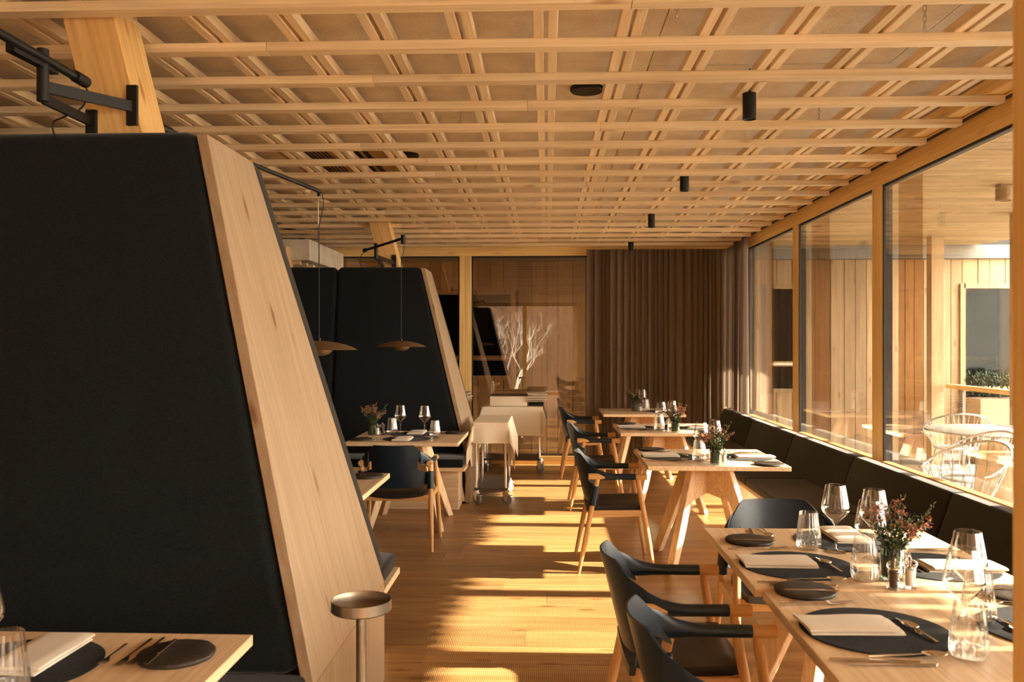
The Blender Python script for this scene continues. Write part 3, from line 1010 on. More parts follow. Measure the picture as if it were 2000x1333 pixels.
for y in (0.7, 2.2, 3.85, 4.75, 6.0, 6.9, 8.0, 9.0, 10.0, 10.6):
    MB().box(1.69, 2.28, y - 0.018, y + 0.018, 0.0, 0.367).build('support', 'spruce_z', wb, bevel=0.002, seg=1)

# ------------------------------------------------------------------ trestle tables
def make_table(w, d, name, label, cat='table'):
    t = thing(name, label, cat)
    MB().box(-w / 2, w / 2, -d / 2, d / 2, 0.715, 0.745).build('tabletop', 'maple_y', t, bevel=0.003, seg=2)
    for sx in (-1, 1):
        for sy in (-1, 1):
            top = Vector((sx * 0.10, sy * 0.09, 0.713))
            foot = Vector((sx * 0.30, sy * 0.34, 0.0))
            ra = Vector((sx * 0.30, sy * 0.34, 0)).normalized()
            tb = Vector((-ra.y, ra.x, 0))
            c = [(-1, -1), (1, -1), (1, 1), (-1, 1)]
            def ring(p, wa, wb):
                q = [p + ra * i * wa / 2 + tb * j * wb / 2 for i, j in c]
                return q
            MB().hexa(ring(foot, 0.062, 0.052), ring(top, 0.105, 0.052)).build('leg', 'maple_z', t, bevel=0.004, seg=1)
    # crossing gusset boards in the upper part
    for sg in (1, -1):
        ra = Vector((0.30, sg * 0.34, 0)).normalized()
        tb = Vector((-ra.y, ra.x, 0)) * 0.013
        def pt(s, z):
            k = (0.713 - z) / 0.713
            r = 0.13 + k * 0.31
            return ra * r * s + Vector((0, 0, z))
        A = [pt(-1, 0.713), pt(-1, 0.45), Vector((0, 0, 0.50)), pt(1, 0.45), pt(1, 0.713)]
        vs = [p - tb for p in A] + [p + tb for p in A]
        fs = [(0, 1, 2, 4), (2, 3, 4), (5, 9, 7, 6), (7, 9, 8)] + [(i, i + 5, (i + 1) % 5 + 5, (i + 1) % 5) for i in range(5)]
        MB().add(vs, fs).build('gusset', 'maple_x', t, weld=True)
    MB().box(-0.3, 0.3, -0.04, 0.04, 0.690, 0.7149).build('cross_rail', 'maple_x', t)
    return t
TX = 1.127
tab3 = make_table(0.928, 0.93, 'dining_table', 'second window-side table from the camera, pale wood trestle base')
tab3.location = (TX, 6.165, 0)
tab2 = dup(tab3, (TX, 8.265, 0), 0, 'third window-side table, pale wood, with vase at its near edge')
tab1 = dup(tab3, (TX - 0.02, 10.30, 0), 0, 'last window-side table, right before the brown curtain')
t4a = dup(tab3, (1.147, 3.34, 0), 0, 'far half of the long nearest table, butted to its twin')
t4b = dup(tab3, (1.163, 2.385, -0.002), radians(-0.6), 'front half of the long nearest table, closest to the camera')
tab5 = dup(tab3, (-1.18, 7.43, 0), 0, 'pale table under the pendant before the far booth')
tab6 = dup(tab3, (-1.435, 4.86, 0), 0, 'table half hidden behind the near booth end board')
tab7 = dup(tab3, (-1.275, 1.895, 0), 0, 'table in front of the near felt booth, corner of the view')

# ------------------------------------------------------------------ leather armchairs
def make_chair():
    t = thing('armchair', 'armchair', 'chair')
    # legs (rear raked back, front raked forward)
    for s in (-1, 1):
        MB().tube([(-0.235, s * 0.288, 0), (-0.19, s * 0.278, 0.22), (-0.108, s * 0.260, 0.632)], [0.0125, 0.018, 0.017], 14).build('leg', 'oak_z', t, smooth=True)
        MB().tube([(0.27, s * 0.288, 0), (0.235, s * 0.279, 0.22), (0.17, s * 0.263, 0.60), (0.165, s * 0.262, 0.64)], [0.0125, 0.018, 0.0175, 0.012], 14).build('leg', 'oak_z', t, smooth=True)
        # arm rail, wood ends showing
        MB().tube([(-0.168, s * 0.258, 0.648), (-0.10, s * 0.260, 0.648), (-0.09, s * 0.260, 0.648), (0.148, s * 0.262, 0.648), (0.152, s * 0.262, 0.648), (0.221, s * 0.262, 0.648), (0.225, s * 0.262, 0.648)], [0.0205, 0.0215, 0.018, 0.018, 0.0215, 0.0215, 0.0195], 18).build('arm_rail', 'oak_x', t, smooth=True)
        # leather wrap flaring into the back
        secs = [(-0.185, 0.196, 0.690, 0.052, 0.004), (-0.150, 0.226, 0.676, 0.046, 0.007), (-0.115, 0.246, 0.663, 0.037, 0.013), (-0.075, 0.257, 0.654, 0.029, 0.019),
                (-0.035, 0.261, 0.650, 0.0235, 0.0215), (0.0, 0.262, 0.648, 0.0208, 0.0208), (0.148, 0.262, 0.648, 0.0205, 0.0205), (0.150, 0.262, 0.648, 0.0185, 0.0185)]
        w_ = MB()
        nn = 18
        vs, fs = [], []
        for i, (x, y, z, hh, hw) in enumerate(secs):
            p0_, p1_ = secs[max(i - 1, 0)], secs[min(i + 1, len(secs) - 1)]
            dv = Vector((p1_[0] - p0_[0], p1_[1] - p0_[1], 0)).normalized()
            sd = Vector((-dv.y, dv.x, 0))
            for k in range(nn):
                a_ = 2 * pi * k / nn
                q = Vector((x, y, z)) + sd * hw * cos(a_) + Vector((0, 0, hh * sin(a_)))
                vs.append((q.x, q.y * s, q.z))
        for i in range(len(secs) - 1):
            for k in range(nn):
                k2 = (k + 1) % nn
                f = (i * nn + k, i * nn + k2, (i + 1) * nn + k2, (i + 1) * nn + k)
                fs.append(f if s > 0 else f[::-1])
        fs.append(tuple(range(nn)))
        fs.append(tuple((len(secs) - 1) * nn + k for k in range(nn)))
        w_.add(vs, fs)
        w_.build('arm_wrap', 'leather', t, smooth=True, weld=True)
        # sleeve round the rear leg
        MB().tube([(-0.143, s * 0.266, 0.455), (-0.118, s * 0.262, 0.585)], 0.0255, 14).build('leg_sleeve', 'leather', t, smooth=True)
    # back shell
    def back(u, v):
        w = 2 * u - 1
        au = abs(w)
        k = max(0.0, (au - 0.60) / 0.40)
        zt = 0.79 - 0.125 * k ** 1.25
        zb = 0.462 + 0.03 * k
        z = zb + (zt - zb) * v
        lean = -0.19 - 0.075 * (z - 0.48) / 0.31
        low = max(0.0, min(1.0, (0.60 - z) / 0.14))
        x = lean + (0.115 - 0.035 * low) * au ** 2.2
        yy = 0.250 * w
        return (x, yy, z)
    def slot(u, v):
        w = abs(2 * u - 1)
        return w > 0.72 and 0.44 < v < 0.66
    MB().grid(40, 18, back, skip=slot, thick=-0.007).build('backrest', 'leather', t, smooth=True, weld=True)
    # seat pad, dished
    def seat(u, v):
        a, b = 2 * u - 1, 2 * v - 1
        hw = 0.238 - 0.012 * (1 - v)
        x = 0.018 + 0.198 * b
        r = max(0, abs(a) ** 8 + abs(b) ** 8)
        z = 0.462 - 0.016 * (1 - a * a) * (1 - 0.4 * b) - 0.016 * min(1, r) + 0.006 * b
        return (x, hw * a * (1 - 0.06 * abs(b) ** 6), z)
    m = MB()
    m.grid(18, 18, lambda u, v: seat(v, u) if False else seat(u, v))
    n = len(m.v)
    m2 = MB().grid(18, 18, seat, thick=0.0)
    mm = MB()
    top = [Vector(seat(i / 18, j / 18)) for j in range(19) for i in range(19)]
    bot = [p - Vector((0, 0, 0.034)) for p in top]
    fs = []
    for j in range(18):
        for i in range(18):
            a = j * 19 + i
            fs.append((a, a + 19, a + 20, a + 1))
            fs.append((361 + a, 361 + a + 1, 361 + a + 20, 361 + a + 19))
    ring = [i for i in range(19)] + [j * 19 + 18 for j in range(1, 19)] + [18 * 19 + i for i in range(17, -1, -1)] + [j * 19 for j in range(17, 0, -1)]
    for a, b in zip(ring, ring[1:] + ring[:1]):
        fs.append((a, b, b + 361, a + 361))
    mm.add(top + bot, fs)
    mm.build('seat', 'leather_seat', t, smooth=True, weld=True)
    # rails under the seat
    for s in (-1, 1):
        MB().hexa([(-0.15, s * 0.271 - 0.011, 0.372), (0.20, s * 0.271 - 0.011, 0.385), (0.20, s * 0.271 + 0.011, 0.385), (-0.15, s * 0.271 + 0.011, 0.372)],
                  [(-0.15, s * 0.266 - 0.011, 0.420), (0.19, s * 0.266 - 0.011, 0.425), (0.19, s * 0.266 + 0.011, 0.425), (-0.15, s * 0.266 + 0.011, 0.420)]).build('seat_rail', 'oak_x', t, bevel=0.004)
    MB().box(0.17, 0.195, -0.26, 0.26, 0.375, 0.420).build('seat_rail', 'oak_y', t, bevel=0.004)
    MB().box(-0.165, -0.14, -0.26, 0.26, 0.365, 0.410).build('seat_rail', 'oak_y', t, bevel=0.004)
    return t
ch = make_chair()
ch.location = (0.45, 6.13, 0)
ch['label'] = 'navy leather armchair at the aisle side of the second window table'
dup(ch, (0.45, 8.30, 0), 0, 'navy leather armchair at the aisle side of the third window table')
dup(ch, (0.40, 10.22, 0), 0, 'navy leather armchair nearest the curtain and cloth trolleys')
dup(ch, (0.46, 3.205, 0), radians(1), 'armchair behind, at the aisle side of the nearest table')
dup(ch, (0.49, 2.475, 0), radians(-0.5), 'frontmost armchair, at the aisle side of the nearest table')
dup(ch, (1.10, 4.02, 0), radians(-90), 'blue leather armchair facing the camera at the nearest table head')
dup(ch, (-1.14, 6.62, 0), radians(90), 'armchair with its back to the camera under the far pendant')
dup(ch, (-1.52, 5.52, 0), radians(-90), 'armchair mostly hidden behind the near booth, facing the camera')

# ------------------------------------------------------------------ tableware prototypes (meshes shared by the copies)
ZT = 0.7455
def share(mb, name, mat, **k):
    me = mb.mesh(name, **k)
    me.materials.append(M[mat])
    return me

def fork_mesh(L=0.205):
    m = MB()
    h = 0.135 * L / 0.205
    m.hexa([(0, -.0042, .001), (h, -.0024, .0045), (h, .0024, .0045), (0, .0042, .001)],
           [(0, -.0042, .0038), (h, -.0024, .0065), (h, .0024, .0065), (0, .0042, .0038)])
    m.hexa([(h, -.0024, .0045), (h + .025, -.010, .0008), (h + .025, .010, .0008), (h, .0024, .0045)],
           [(h, -.0024, .0065), (h + .025, -.010, .0026), (h + .025, .010, .0026), (h, .0024, .0065)])
    for i in range(4):
        y = -.0084 + i * .0056
        m.hexa([(h + .0245, y - .0015, .0008), (L, y - .0009, .0045), (L, y + .0009, .0045), (h + .0245, y + .0015, .0008)],
               [(h + .0245, y - .0015, .0026), (L, y - .0009, .0058), (L, y + .0009, .0058), (h + .0245, y + .0015, .0026)])
    return m
def knife_mesh(L=0.225):
    m = MB()
    m.box(0, 0.105, -.0045, .0045, .0, .006)
    m.hexa([(.105, -.0045, .001), (L - .01, -.011, .001), (L, .004, .001), (.105, .0045, .001)],
           [(.105, -.0045, .005), (L - .01, -.011, .0014), (L, .004, .003), (.105, .0045, .005)])
    return m
def spoon_mesh(L=0.20):
    m = MB()
    h = L - 0.062
    m.hexa([(0, -.0042, .001), (h, -.0022, .0060), (h, .0022, .0060), (0, .0042, .001)],
           [(0, -.0042, .0038), (h, -.0022, .0078), (h, .0022, .0078), (0, .0042, .0038)])
    def bowl(u, v):
        a = 2 * pi * u
        r = v
        x = h + 0.031 + 0.0325 * r * cos(a)
        y = 0.0205 * r * sin(a) * (1 - 0.12 * cos(a))
        return (x, y, 0.0006 + 0.0075 * r ** 2)
    m.grid(18, 5, bowl, thick=0.001)
    return m
FORK = share(fork_mesh(), 'fork', 'steel', smooth=True)
KNIFE = share(knife_mesh(), 'knife', 'steel', bevel=0.0008, seg=1)
SPOON = share(spoon_mesh(), 'spoon', 'steel', smooth=True)
DFORK = share(fork_mesh(0.15), 'dessert_fork', 'steel', smooth=True)
DSPOON = share(spoon_mesh(0.165), 'dessert_spoon', 'steel', smooth=True)
BKNIFE = share(knife_mesh(0.175), 'butter_knife', 'steel', bevel=0.0008, seg=1)

def mat_mesh():
    m = MB()
    R = 0.203
    vs = [(0, 0)]
    m.lathe([(0.0, 0.0), (R - .001, 0.0), (R, 0.001), (R, 0.0022), (R - .001, 0.003), (0.0, 0.003)], 56)
    return m
MAT = share(mat_mesh(), 'placemat', 'matfelt')
def slate_mesh():
    rg = random.Random(4)
    m = MB()
    n = 44
    rs = [0.097 * (1 + rg.uniform(-.012, .012)) for _ in range(n)]
    def ring(k, z):
        return [(rs[i] * k * cos(2 * pi * i / n), rs[i] * k * sin(2 * pi * i / n), z + rg.uniform(-.0006, .0006)) for i in range(n)]
    rings = [ring(0.95, 0.0), ring(1.0, 0.006), ring(0.99, 0.011), ring(0.955, 0.0135), ring(0.5, 0.013)]
    vs = [v for r in rings for v in r] + [(0, 0, 0.013)]
    fs = [tuple(range(n - 1, -1, -1))]
    for j in range(4):
        for i in range(n):
            i2 = (i + 1) % n
            fs.append((j * n + i, j * n + i2, (j + 1) * n + i2, (j + 1) * n + i))
    for i in range(n):
        fs.append((4 * n + i, 4 * n + (i + 1) % n, 5 * n))
    return m.add(vs, fs)
SLATE = share(slate_mesh(), 'side_plate', 'slate', smooth=True)
def napkin_mesh(seed):
    rg = random.Random(seed)
    m = MB()
    hx, hy = 0.128, 0.072
    # layered folded cloth: closed fold on one long edge, three soft layers
    prof = []
    def layer(z, th, inset, x0, x1, sk):
        def top(u, v):
            x = x0 + (x1 - x0) * u
            y = -hy + inset + (2 * hy - inset) * v
            e = min(u, 1 - u, 0.06) / 0.06
            f = min(v, 1 - v, 0.1) / 0.1
            return (x + sk * v, y, z + th * (0.45 + 0.55 * sqrt(max(0, min(1, f))) * (0.7 + 0.3 * e)) + 0.0016 * sin(7 * u + seed) * v)
        g = [[top(i / 14, j / 8) for i in range(15)] for j in range(9)]
        o = len(m.v)
        vs = [p for r in g for p in r] + [(p[0], p[1], z) for r in g for p in r]
        fs = []
        for j in range(8):
            for i in range(14):
                a = j * 15 + i
                fs.append((a, a + 1, a + 16, a + 15))
                fs.append((135 + a, 135 + a + 15, 135 + a + 16, 135 + a + 1))
        ring = list(range(15)) + [j * 15 + 14 for j in range(1, 9)] + [120 + i for i in range(13, -1, -1)] + [j * 15 for j in range(7, 0, -1)]
        for a, b in zip(ring, ring[1:] + ring[:1]):
            fs.append((a, a + 135, b + 135, b))
        m.add(vs, fs)
    layer(0.0, 0.009, 0.0, -hx, hx, 0.004)
    layer(0.0085, 0.009, 0.004, -hx - 0.003, hx - 0.006 + rg.uniform(-.004, .004), -0.006)
    return m
NAP = [share(napkin_mesh(s), 'napkin', 'linen', smooth=True) for s in (1, 2, 3)]

def wine_mesh():
    m = MB()
    m.lathe([(0.0, 0.0), (0.041, 0.0), (0.042, 0.0015), (0.030, 0.0035), (0.010, 0.007), (0.0045, 0.014), (0.0038, 0.04), (0.0038, 0.09), (0.006, 0.108),
             (0.020, 0.124), (0.040, 0.144), (0.0505, 0.158), (0.0528, 0.166), (0.0515, 0.178), (0.0435, 0.220), (0.0368, 0.258),
             (0.0358, 0.2585), (0.0425, 0.220), (0.0505, 0.178), (0.0518, 0.166), (0.0495, 0.1585), (0.039, 0.1455), (0.019, 0.126), (0.004, 0.115), (0.0, 0.1145)], 40)
    return m
WINE = share(wine_mesh(), 'wine_glass', 'glass', smooth=True)
def tumbler_mesh():
    m = MB()
    m.lathe([(0.0, 0.0), (0.030, 0.0), (0.040, 0.004), (0.0458, 0.016), (0.0465, 0.032), (0.0440, 0.062), (0.0385, 0.105), (0.0335, 0.146)], 96, rib=0.028, nrib=24)
    m.lathe([(0.0335, 0.146), (0.0322, 0.146), (0.0370, 0.105), (0.0424, 0.062), (0.0449, 0.032), (0.043, 0.018), (0.036, 0.0105), (0.0, 0.0095)], 48)
    return m
TUMB = share(tumbler_mesh(), 'tumbler', 'glass', smooth=True)

_k = [0]
def put(name, me, x, y, z, rz, label, cat, group=None):
    _k[0] += 1
    o = link(name, me, None, (x, y, z), (0, 0, rz))
    return tag(o, label, cat, group)

def setting(cx, cy, ang, where, items, rg_seed=1):
    rg = random.Random(rg_seed)
    c, s = cos(ang), sin(ang)
    def loc(u, v):
        return cx + u * c - v * s, cy + u * s + v * c
    J = lambda a=0.05: rg.uniform(-a, a)
    zm = ZT + 0.0031
    if 'm' in items:
        x, y = loc(0, 0)
        put('placemat', MAT, x, y, ZT, ang, 'round charcoal felt mat at ' + where, 'placemat')
    if 'n' in items:
        x, y = loc(-0.065, 0.02)
        put('napkin', NAP[rg_seed % 3], x, y, zm, ang + J(0.03), 'folded cream napkin at ' + where, 'napkin')
    if 'd' in items:
        x, y = loc(0.125, -0.105)
        put('dessert_spoon', DSPOON, x, y, zm, ang + pi / 2 + 0.1 + J(), 'dessert spoon lying on the mat at ' + where, 'spoon')
        x, y = loc(0.095, 0.095)
        put('dessert_fork', DFORK, x, y, zm, ang - pi / 2 + 0.16 + J(), 'small dessert fork on the mat at ' + where, 'fork')
    if 'k' in items:
        x, y = loc(-0.20, -0.235)
        put('knife', KNIFE, x, y, ZT, ang + J(.03), 'table knife in front of the mat at ' + where, 'knife')
        x, y = loc(-0.165, -0.262)
        put('knife', KNIFE, x, y, ZT, ang + J(.02), 'outer fish knife beside the mat at ' + where, 'knife')
        x, y = loc(-0.10, -0.222)
        put('spoon', SPOON, x, y, ZT + 0.0065, ang + 0.03 + J(.02), 'soup spoon overlapping the knives at ' + where, 'spoon')
    if 'f' in items:
        x, y = loc(-0.20, 0.235)
        put('fork', FORK, x, y, ZT, ang + 0.06 + J(.02), 'inner table fork at ' + where, 'fork')
        x, y = loc(-0.165, 0.258)
        put('fork', FORK, x, y, ZT, ang + 0.02 + J(.02), 'outer table fork at ' + where, 'fork')
    if 'p' in items:
        x, y = loc(-0.085, 0.37)
        put('side_plate', SLATE, x, y, ZT, ang + J(1), 'dark slate side plate at ' + where, 'plate')
        x, y = loc(-0.16, 0.335)
        put('butter_knife', BKNIFE, x, y, ZT + 0.0138, ang + J(.05), 'butter knife across the slate plate at ' + where, 'knife')

AI, BE, FA, NE = 0.0, pi, -pi / 2, pi / 2
setting(0.905, 3.17, AI, "the nearest table's far aisle place", 'mndkfp', 1)
setting(0.918, 2.46, AI, "the nearest table's front aisle place", 'mndkfp', 2)
setting(1.405, 3.17, BE, "the nearest table's far bench place", 'mndkfp', 3)
setting(1.430, 2.49, BE, "the nearest table's front bench place", 'mndkfp', 4)
setting(1.215, 3.575, FA, "the nearest table's head place before the blue chair", 'mn', 5)
for (nm, u, y0, a) in (('knife', 0.875, 3.775, -pi / 2 - 0.12), ('fork', 0.905, 3.785, -pi / 2 + 0.1), ('spoon', 0.925, 3.79, -pi / 2 - 0.05)):
    put(nm, {'knife': KNIFE, 'fork': FORK, 'spoon': SPOON}[nm], u, y0, ZT + (0.006 if nm == 'spoon' else 0), a,
        "%s pointing at the camera left of the nearest table's head place" % nm, nm)
setting(0.872, 6.175, AI, 'the aisle place of the second window table', 'mndkfp', 6)
setting(1.385, 6.155, BE, 'the bench place of the second window table', 'mndkfp', 7)
setting(0.872, 8.275, AI, 'the aisle place of the third window table', 'mndkfp', 8)
setting(1.385, 8.255, BE, 'the bench place of the third window table', 'mndkfp', 9)
setting(1.365, 10.27, BE, "the curtain-end table's bench place", 'mnk', 10)
setting(-1.18, 7.24, NE, 'the chair place of the far booth table', 'mndkfp', 11)
setting(-1.18, 7.62, FA, 'the booth place of the far booth table', 'mnkfp', 12)
setting(-1.45, 5.08, FA, 'the table behind the near booth', 'mnfp', 13)
setting(-1.32, 2.10, FA, 'the table before the near booth', 'mnp', 14)
for i, (u, y0, a, me, nm, lab) in enumerate(((-1.07, 2.10, pi / 2 + 0.02, FORK, 'fork', 'inner fork pointing at the camera beside'), (-1.04, 2.11, pi / 2, FORK, 'fork', 'middle fork pointing at the camera beside'), (-1.115, 2.105, pi / 2 + .05, DFORK, 'dessert_fork', 'small fork half on'))):
    L = 0.15 if me is DFORK else 0.205
    put(nm, me, u, y0 + L, ZT + 0.0005 if i < 2 else ZT + 0.0035, -pi / 2 + (a - pi / 2), lab + ' the mat before the near booth', 'fork')

def wine(x, y, lab):
    return put('wine_glass', WINE, x, y, ZT, random.uniform(0, 3), lab, 'wine glass')
def tumbler(x, y, lab):
    return put('tumbler', TUMB, x, y, ZT, random.uniform(0, .2), lab, 'water glass')
wine(1.112, 3.385, 'tall wine glass behind the fluted tumbler at the nearest table head')
tumbler(1.022, 3.425, 'fluted tumbler beside the folded napkin at the nearest table head')
wine(1.128, 3.065, 'wine glass behind the fluted tumbler at the nearest table centre')
wine(1.222, 3.285, 'wine glass left of the flowers on the nearest table')
tumbler(1.082, 2.99, 'fluted tumbler left of the vase on the nearest table')
tumbler(1.235, 3.11, 'fluted tumbler hidden behind the flowers on the nearest table')
wine(1.222, 2.565, 'wine glass with tallest rim at the front bench place of nearest table')
wine(1.112, 2.355, 'wine glass at the front aisle place of the nearest table')
tumbler(1.080, 2.262, 'fluted tumbler closest to the camera on the nearest table')
tumbler(1.245, 2.55, 'fluted tumbler at the front bench place of the nearest table')
for (cy, nm) in ((6.165, 'second'), (8.265, 'third')):
    wine(1.062, cy - 0.155, 'wine glass on the aisle side of the %s window table' % nm)
    wine(1.185, cy + 0.005, 'wine glass on the bench side of the %s window table' % nm)
    tumbler(1.038, cy - 0.225, 'fluted tumbler on the aisle side of the %s window table' % nm)
    tumbler(1.175, cy - 0.095, 'fluted tumbler beside the flowers on the %s window table' % nm)
wine(1.13, 10.29, 'wine glass on the last table before the curtain')
tumbler(1.158, 10.20, 'fluted tumbler on the last table before the curtain')
wine(-1.285, 7.56, 'wine glass next to the left tumbler on the far booth table')
wine(-1.062, 7.50, 'wine glass next to the right tumbler on the far booth table')
tumbler(-1.365, 7.59, 'fluted tumbler beside the salt mill on the far booth table')
tumbler(-0.952, 7.34, 'fluted tumbler nearest the aisle on the far booth table')
tumbler(-1.232, 1.93, 'fluted tumbler at the corner of the view, before the near booth')
wine(-1.33, 1.98, 'wine glass cut by the picture edge, before the near booth')

# ------------------------------------------------------------------ vases with flowers, mills
def make_vase(seed):
    t = thing('glass_vase', 'vase', 'vase')
    MB().lathe([(0.0, 0.0), (0.034, 0.0), (0.0375, 0.004), (0.0375, 0.113), (0.0355, 0.1135), (0.0350, 0.012), (0.0, 0.010)], 32).build('body', 'smoke', t, smooth=True)
    MB().lathe([(0.0, 0.0125), (0.0342, 0.0125), (0.0342, 0.085), (0.0, 0.085)], 28).build('water', 'water', t, smooth=True)
    return t
def make_bunch(seed, spread=1.0):
    rg = random.Random(seed)
    t = thing('flower_bunch', 'flowers', 'flowers')
    st, lf, bl, sp_ = MB(), MB(), MB(), MB()
    def leaf(m, p, d, l, w):
        d = d.normalized()
        sd = d.cross(Vector((rg.uniform(-1, 1), rg.uniform(-1, 1), rg.uniform(.2, 1)))).normalized() * w
        n = d.cross(sd).normalized() * w * 0.35
        m.add([p, p + d * l * .45 + sd - n, p + d * l, p + d * l * .45 - sd - n, p + d * l * .5 + n * .4], [(0, 1, 4), (1, 2, 4), (2, 3, 4), (3, 0, 4)])
    def floret(p, r):
        for q in range(5):
            d = Vector((rg.gauss(0, 1), rg.gauss(0, 1), rg.gauss(0.3, 1))).normalized()
            sd = d.cross(Vector((rg.gauss(0, 1), rg.gauss(0, 1), rg.gauss(0, 1)))).normalized()
            bl.add([p - sd * r * .3, p + d * r + sd * r * .35, p + d * r * 1.2, p + d * r - sd * r * .35], [(0, 1, 2, 3)])
    for i in range(36):
        a, el = rg.uniform(0, 2 * pi), rg.uniform(0.0, 1.0) ** 0.7 * 1.05 * spread
        d = Vector((cos(a) * sin(el), sin(a) * sin(el), cos(el)))
        L = rg.uniform(0.10, 0.165) * (1.0 if el < .7 else 0.85)
        p0 = Vector((0.02 * cos(a), 0.02 * sin(a), 0.03))
        p1 = Vector((0.026 * cos(a), 0.026 * sin(a), 0.10))
        p2 = p1 + (d + Vector((0, 0, .35))).normalized() * L * .5
        p3 = p2 + d * L * .6
        st.tube([p0, p1, p2, p3], [0.0016, 0.0015, 0.0012, 0.0007], 4)
        kind = i % 3
        for k in range(10):
            q = k / 10
            p = p1.lerp(p2, q * 2) if q < .5 else p2.lerp(p3, q * 2 - 1)
            dd = (d * .6 + Vector((rg.gauss(0, .7), rg.gauss(0, .7), rg.gauss(.2, .5)))).normalized()
            leaf(lf, p, dd, rg.uniform(.016, .028), rg.uniform(.004, .0075))
        if kind == 0:
            for k in range(16):
                p = p2.lerp(p3, rg.uniform(.35, 1.1)) + Vector((rg.gauss(0, .010), rg.gauss(0, .010), rg.gauss(0, .008)))
                floret(p, rg.uniform(.006, .0105))
        elif kind == 1:
            for k in range(9):
                leaf(sp_, p2.lerp(p3, rg.uniform(.4, 1.25)), (d + Vector((rg.gauss(0, .5), rg.gauss(0, .5), .5))), rg.uniform(.010, .018), .003)
    st.build('stems', 'leaf', t)
    tag(lf.build('leaves', 'leaf', t), kind='stuff')
    tag(bl.build('blossoms', 'blossom', t), kind='stuff')
    tag(sp_.build('sprigs', 'sprig', t), kind='stuff')
    th = MB()
    for i in range(220):
        z = rg.uniform(-1, 1)
        a = rg.uniform(0, 2 * pi)
        d = Vector((sqrt(1 - z * z) * cos(a), sqrt(1 - z * z) * sin(a), z * 1.2))
        sd = d.cross(Vector((0, .3, 1))).normalized() * .0014
        c = Vector((0.012, -0.015, 0.205))
        th.add([c + sd, c - sd, c + d * .018], [(0, 1, 2)])
    tag(th.build('thistle_head', 'thistle', t), kind='stuff')
    return t
def make_mill(fill):
    t = thing('mill', 'mill', 'mill')
    MB().lathe([(0.0, 0.0), (0.022, 0.0), (0.0245, 0.004), (0.0235, 0.013), (0.0190, 0.022), (0.0175, 0.034), (0.0178, 0.048), (0.0200, 0.058), (0.0185, 0.062), (0.0165, 0.066), (0.0225, 0.072), (0.0245, 0.078), (0.022, 0.086), (0.014, 0.092), (0.0, 0.093)], 28).build('body', 'glass', t, smooth=True)
    MB().lathe([(0.0, 0.008), (0.014, 0.008), (0.0150, 0.020), (0.0148, 0.045), (0.015, 0.060), (0.0, 0.061)], 20).build('filling', fill, t, smooth=True)
    MB().lathe([(0.0, 0.090), (0.0042, 0.0905), (0.006, 0.096), (0.0045, 0.101), (0.0, 0.102)], 14).build('knob', 'brushed', t, smooth=True)
    MB().lathe([(0.0, 0.064), (0.009, 0.064), (0.009, 0.070), (0.003, 0.072), (0.003, 0.092), (0.0, 0.092)], 12).build('spindle', 'steel', t, smooth=True)
    return t
vs_ = make_vase(0)
fbs = [make_bunch(3, 1.0), make_bunch(8, 0.9)]
SPOTS = ((1.176, 3.0, 'the nearest table'), (1.118, 5.785, 'the second window table'), (1.158, 7.855, 'the third window table'),
         (1.045, 10.36, 'the last table by the curtain'), (-1.535, 7.55, 'the far booth table'))
for i, (x, y, w) in enumerate(SPOTS):
    lab = 'smoked green glass vase on ' + w
    if i == 0:
        vs_.location = (x, y, ZT)
        vs_['label'] = lab
    else:
        dup(vs_, (x, y, ZT), i, lab)
    fb = fbs[i % 2]
    lab = 'heather and pink blossom bunch in the vase on ' + w
    if i < 2:
        fb.location = (x, y, ZT)
        fb['label'] = lab
        fb.rotation_euler = (0, 0, 0.9 * i)
    else:
        dup(fb, (x, y, ZT), 1.7 * i, lab)
pmill, smill = make_mill('pepper'), make_mill('salt')
for i, (x, y, w) in enumerate(((1.134, 2.875, 'on the nearest table'), (1.095, 7.98, 'on the third window table'), (-1.452, 7.60, 'on the far booth table'))):
    lab = 'clear pepper mill beside the vase ' + w
    if i == 0:
        pmill.location = (x, y, ZT)
        pmill['label'] = lab
    else:
        dup(pmill, (x, y, ZT), 0.5, lab)
for i, (x, y, w) in enumerate(((1.193, 2.895, 'on the nearest table'), (1.185, 5.84, 'on the second window table'), (1.095, 10.22, 'on the last table by the curtain'), (-1.482, 7.52, 'on the far booth table'))):
    lab = 'clear salt mill beside the vase ' + w
    if i == 0:
        smill.location = (x, y, ZT)
        smill['label'] = lab
    else:
        dup(smill, (x, y, ZT), 0.5, lab)

# ------------------------------------------------------------------ curtain in the back corner
def curtain(name, p0, p1, z0, z1, folds, amp, label, seed):
    rg = random.Random(seed)
    p0, p1 = Vector(p0), Vector(p1)
    d = p1 - p0
    L = d.length
    d.normalize()
    n = Vector((-d.y, d.x))
    ph = [0.0]
    n_u = folds * 14
    wid = [rg.uniform(.6, 1.5) for _ in range(folds)]
    tot = sum(wid)
    cum = [0]
    for w in wid:
        cum.append(cum[-1] + w / tot)
    am = [rg.uniform(.6, 1.25) for _ in range(folds)]
    sw = [rg.uniform(-1, 1) for _ in range(folds)]
    def f(u, v):
        k = min(folds - 1, max(0, next((i for i in range(folds) if cum[i + 1] >= u), folds - 1)))
        t = (u - cum[k]) / (cum[k + 1] - cum[k])
        a = amp * am[k] * (0.62 + 0.38 * (1 - v))
        off = a * (1.9 * abs(sin(pi * t)) ** 0.8 - 1)
        along = -0.30 * a * sin(2 * pi * t)
        x = p0 + d * (u * L + along + 0.012 * sw[k] * (1 - v)) + n * off
        return (x.x, x.y, z0 + (z1 - z0) * v)
    o = MB().grid(n_u, 10, f).build(name, 'curtain', None, smooth=True)
    return tag(o, label, 'curtain')
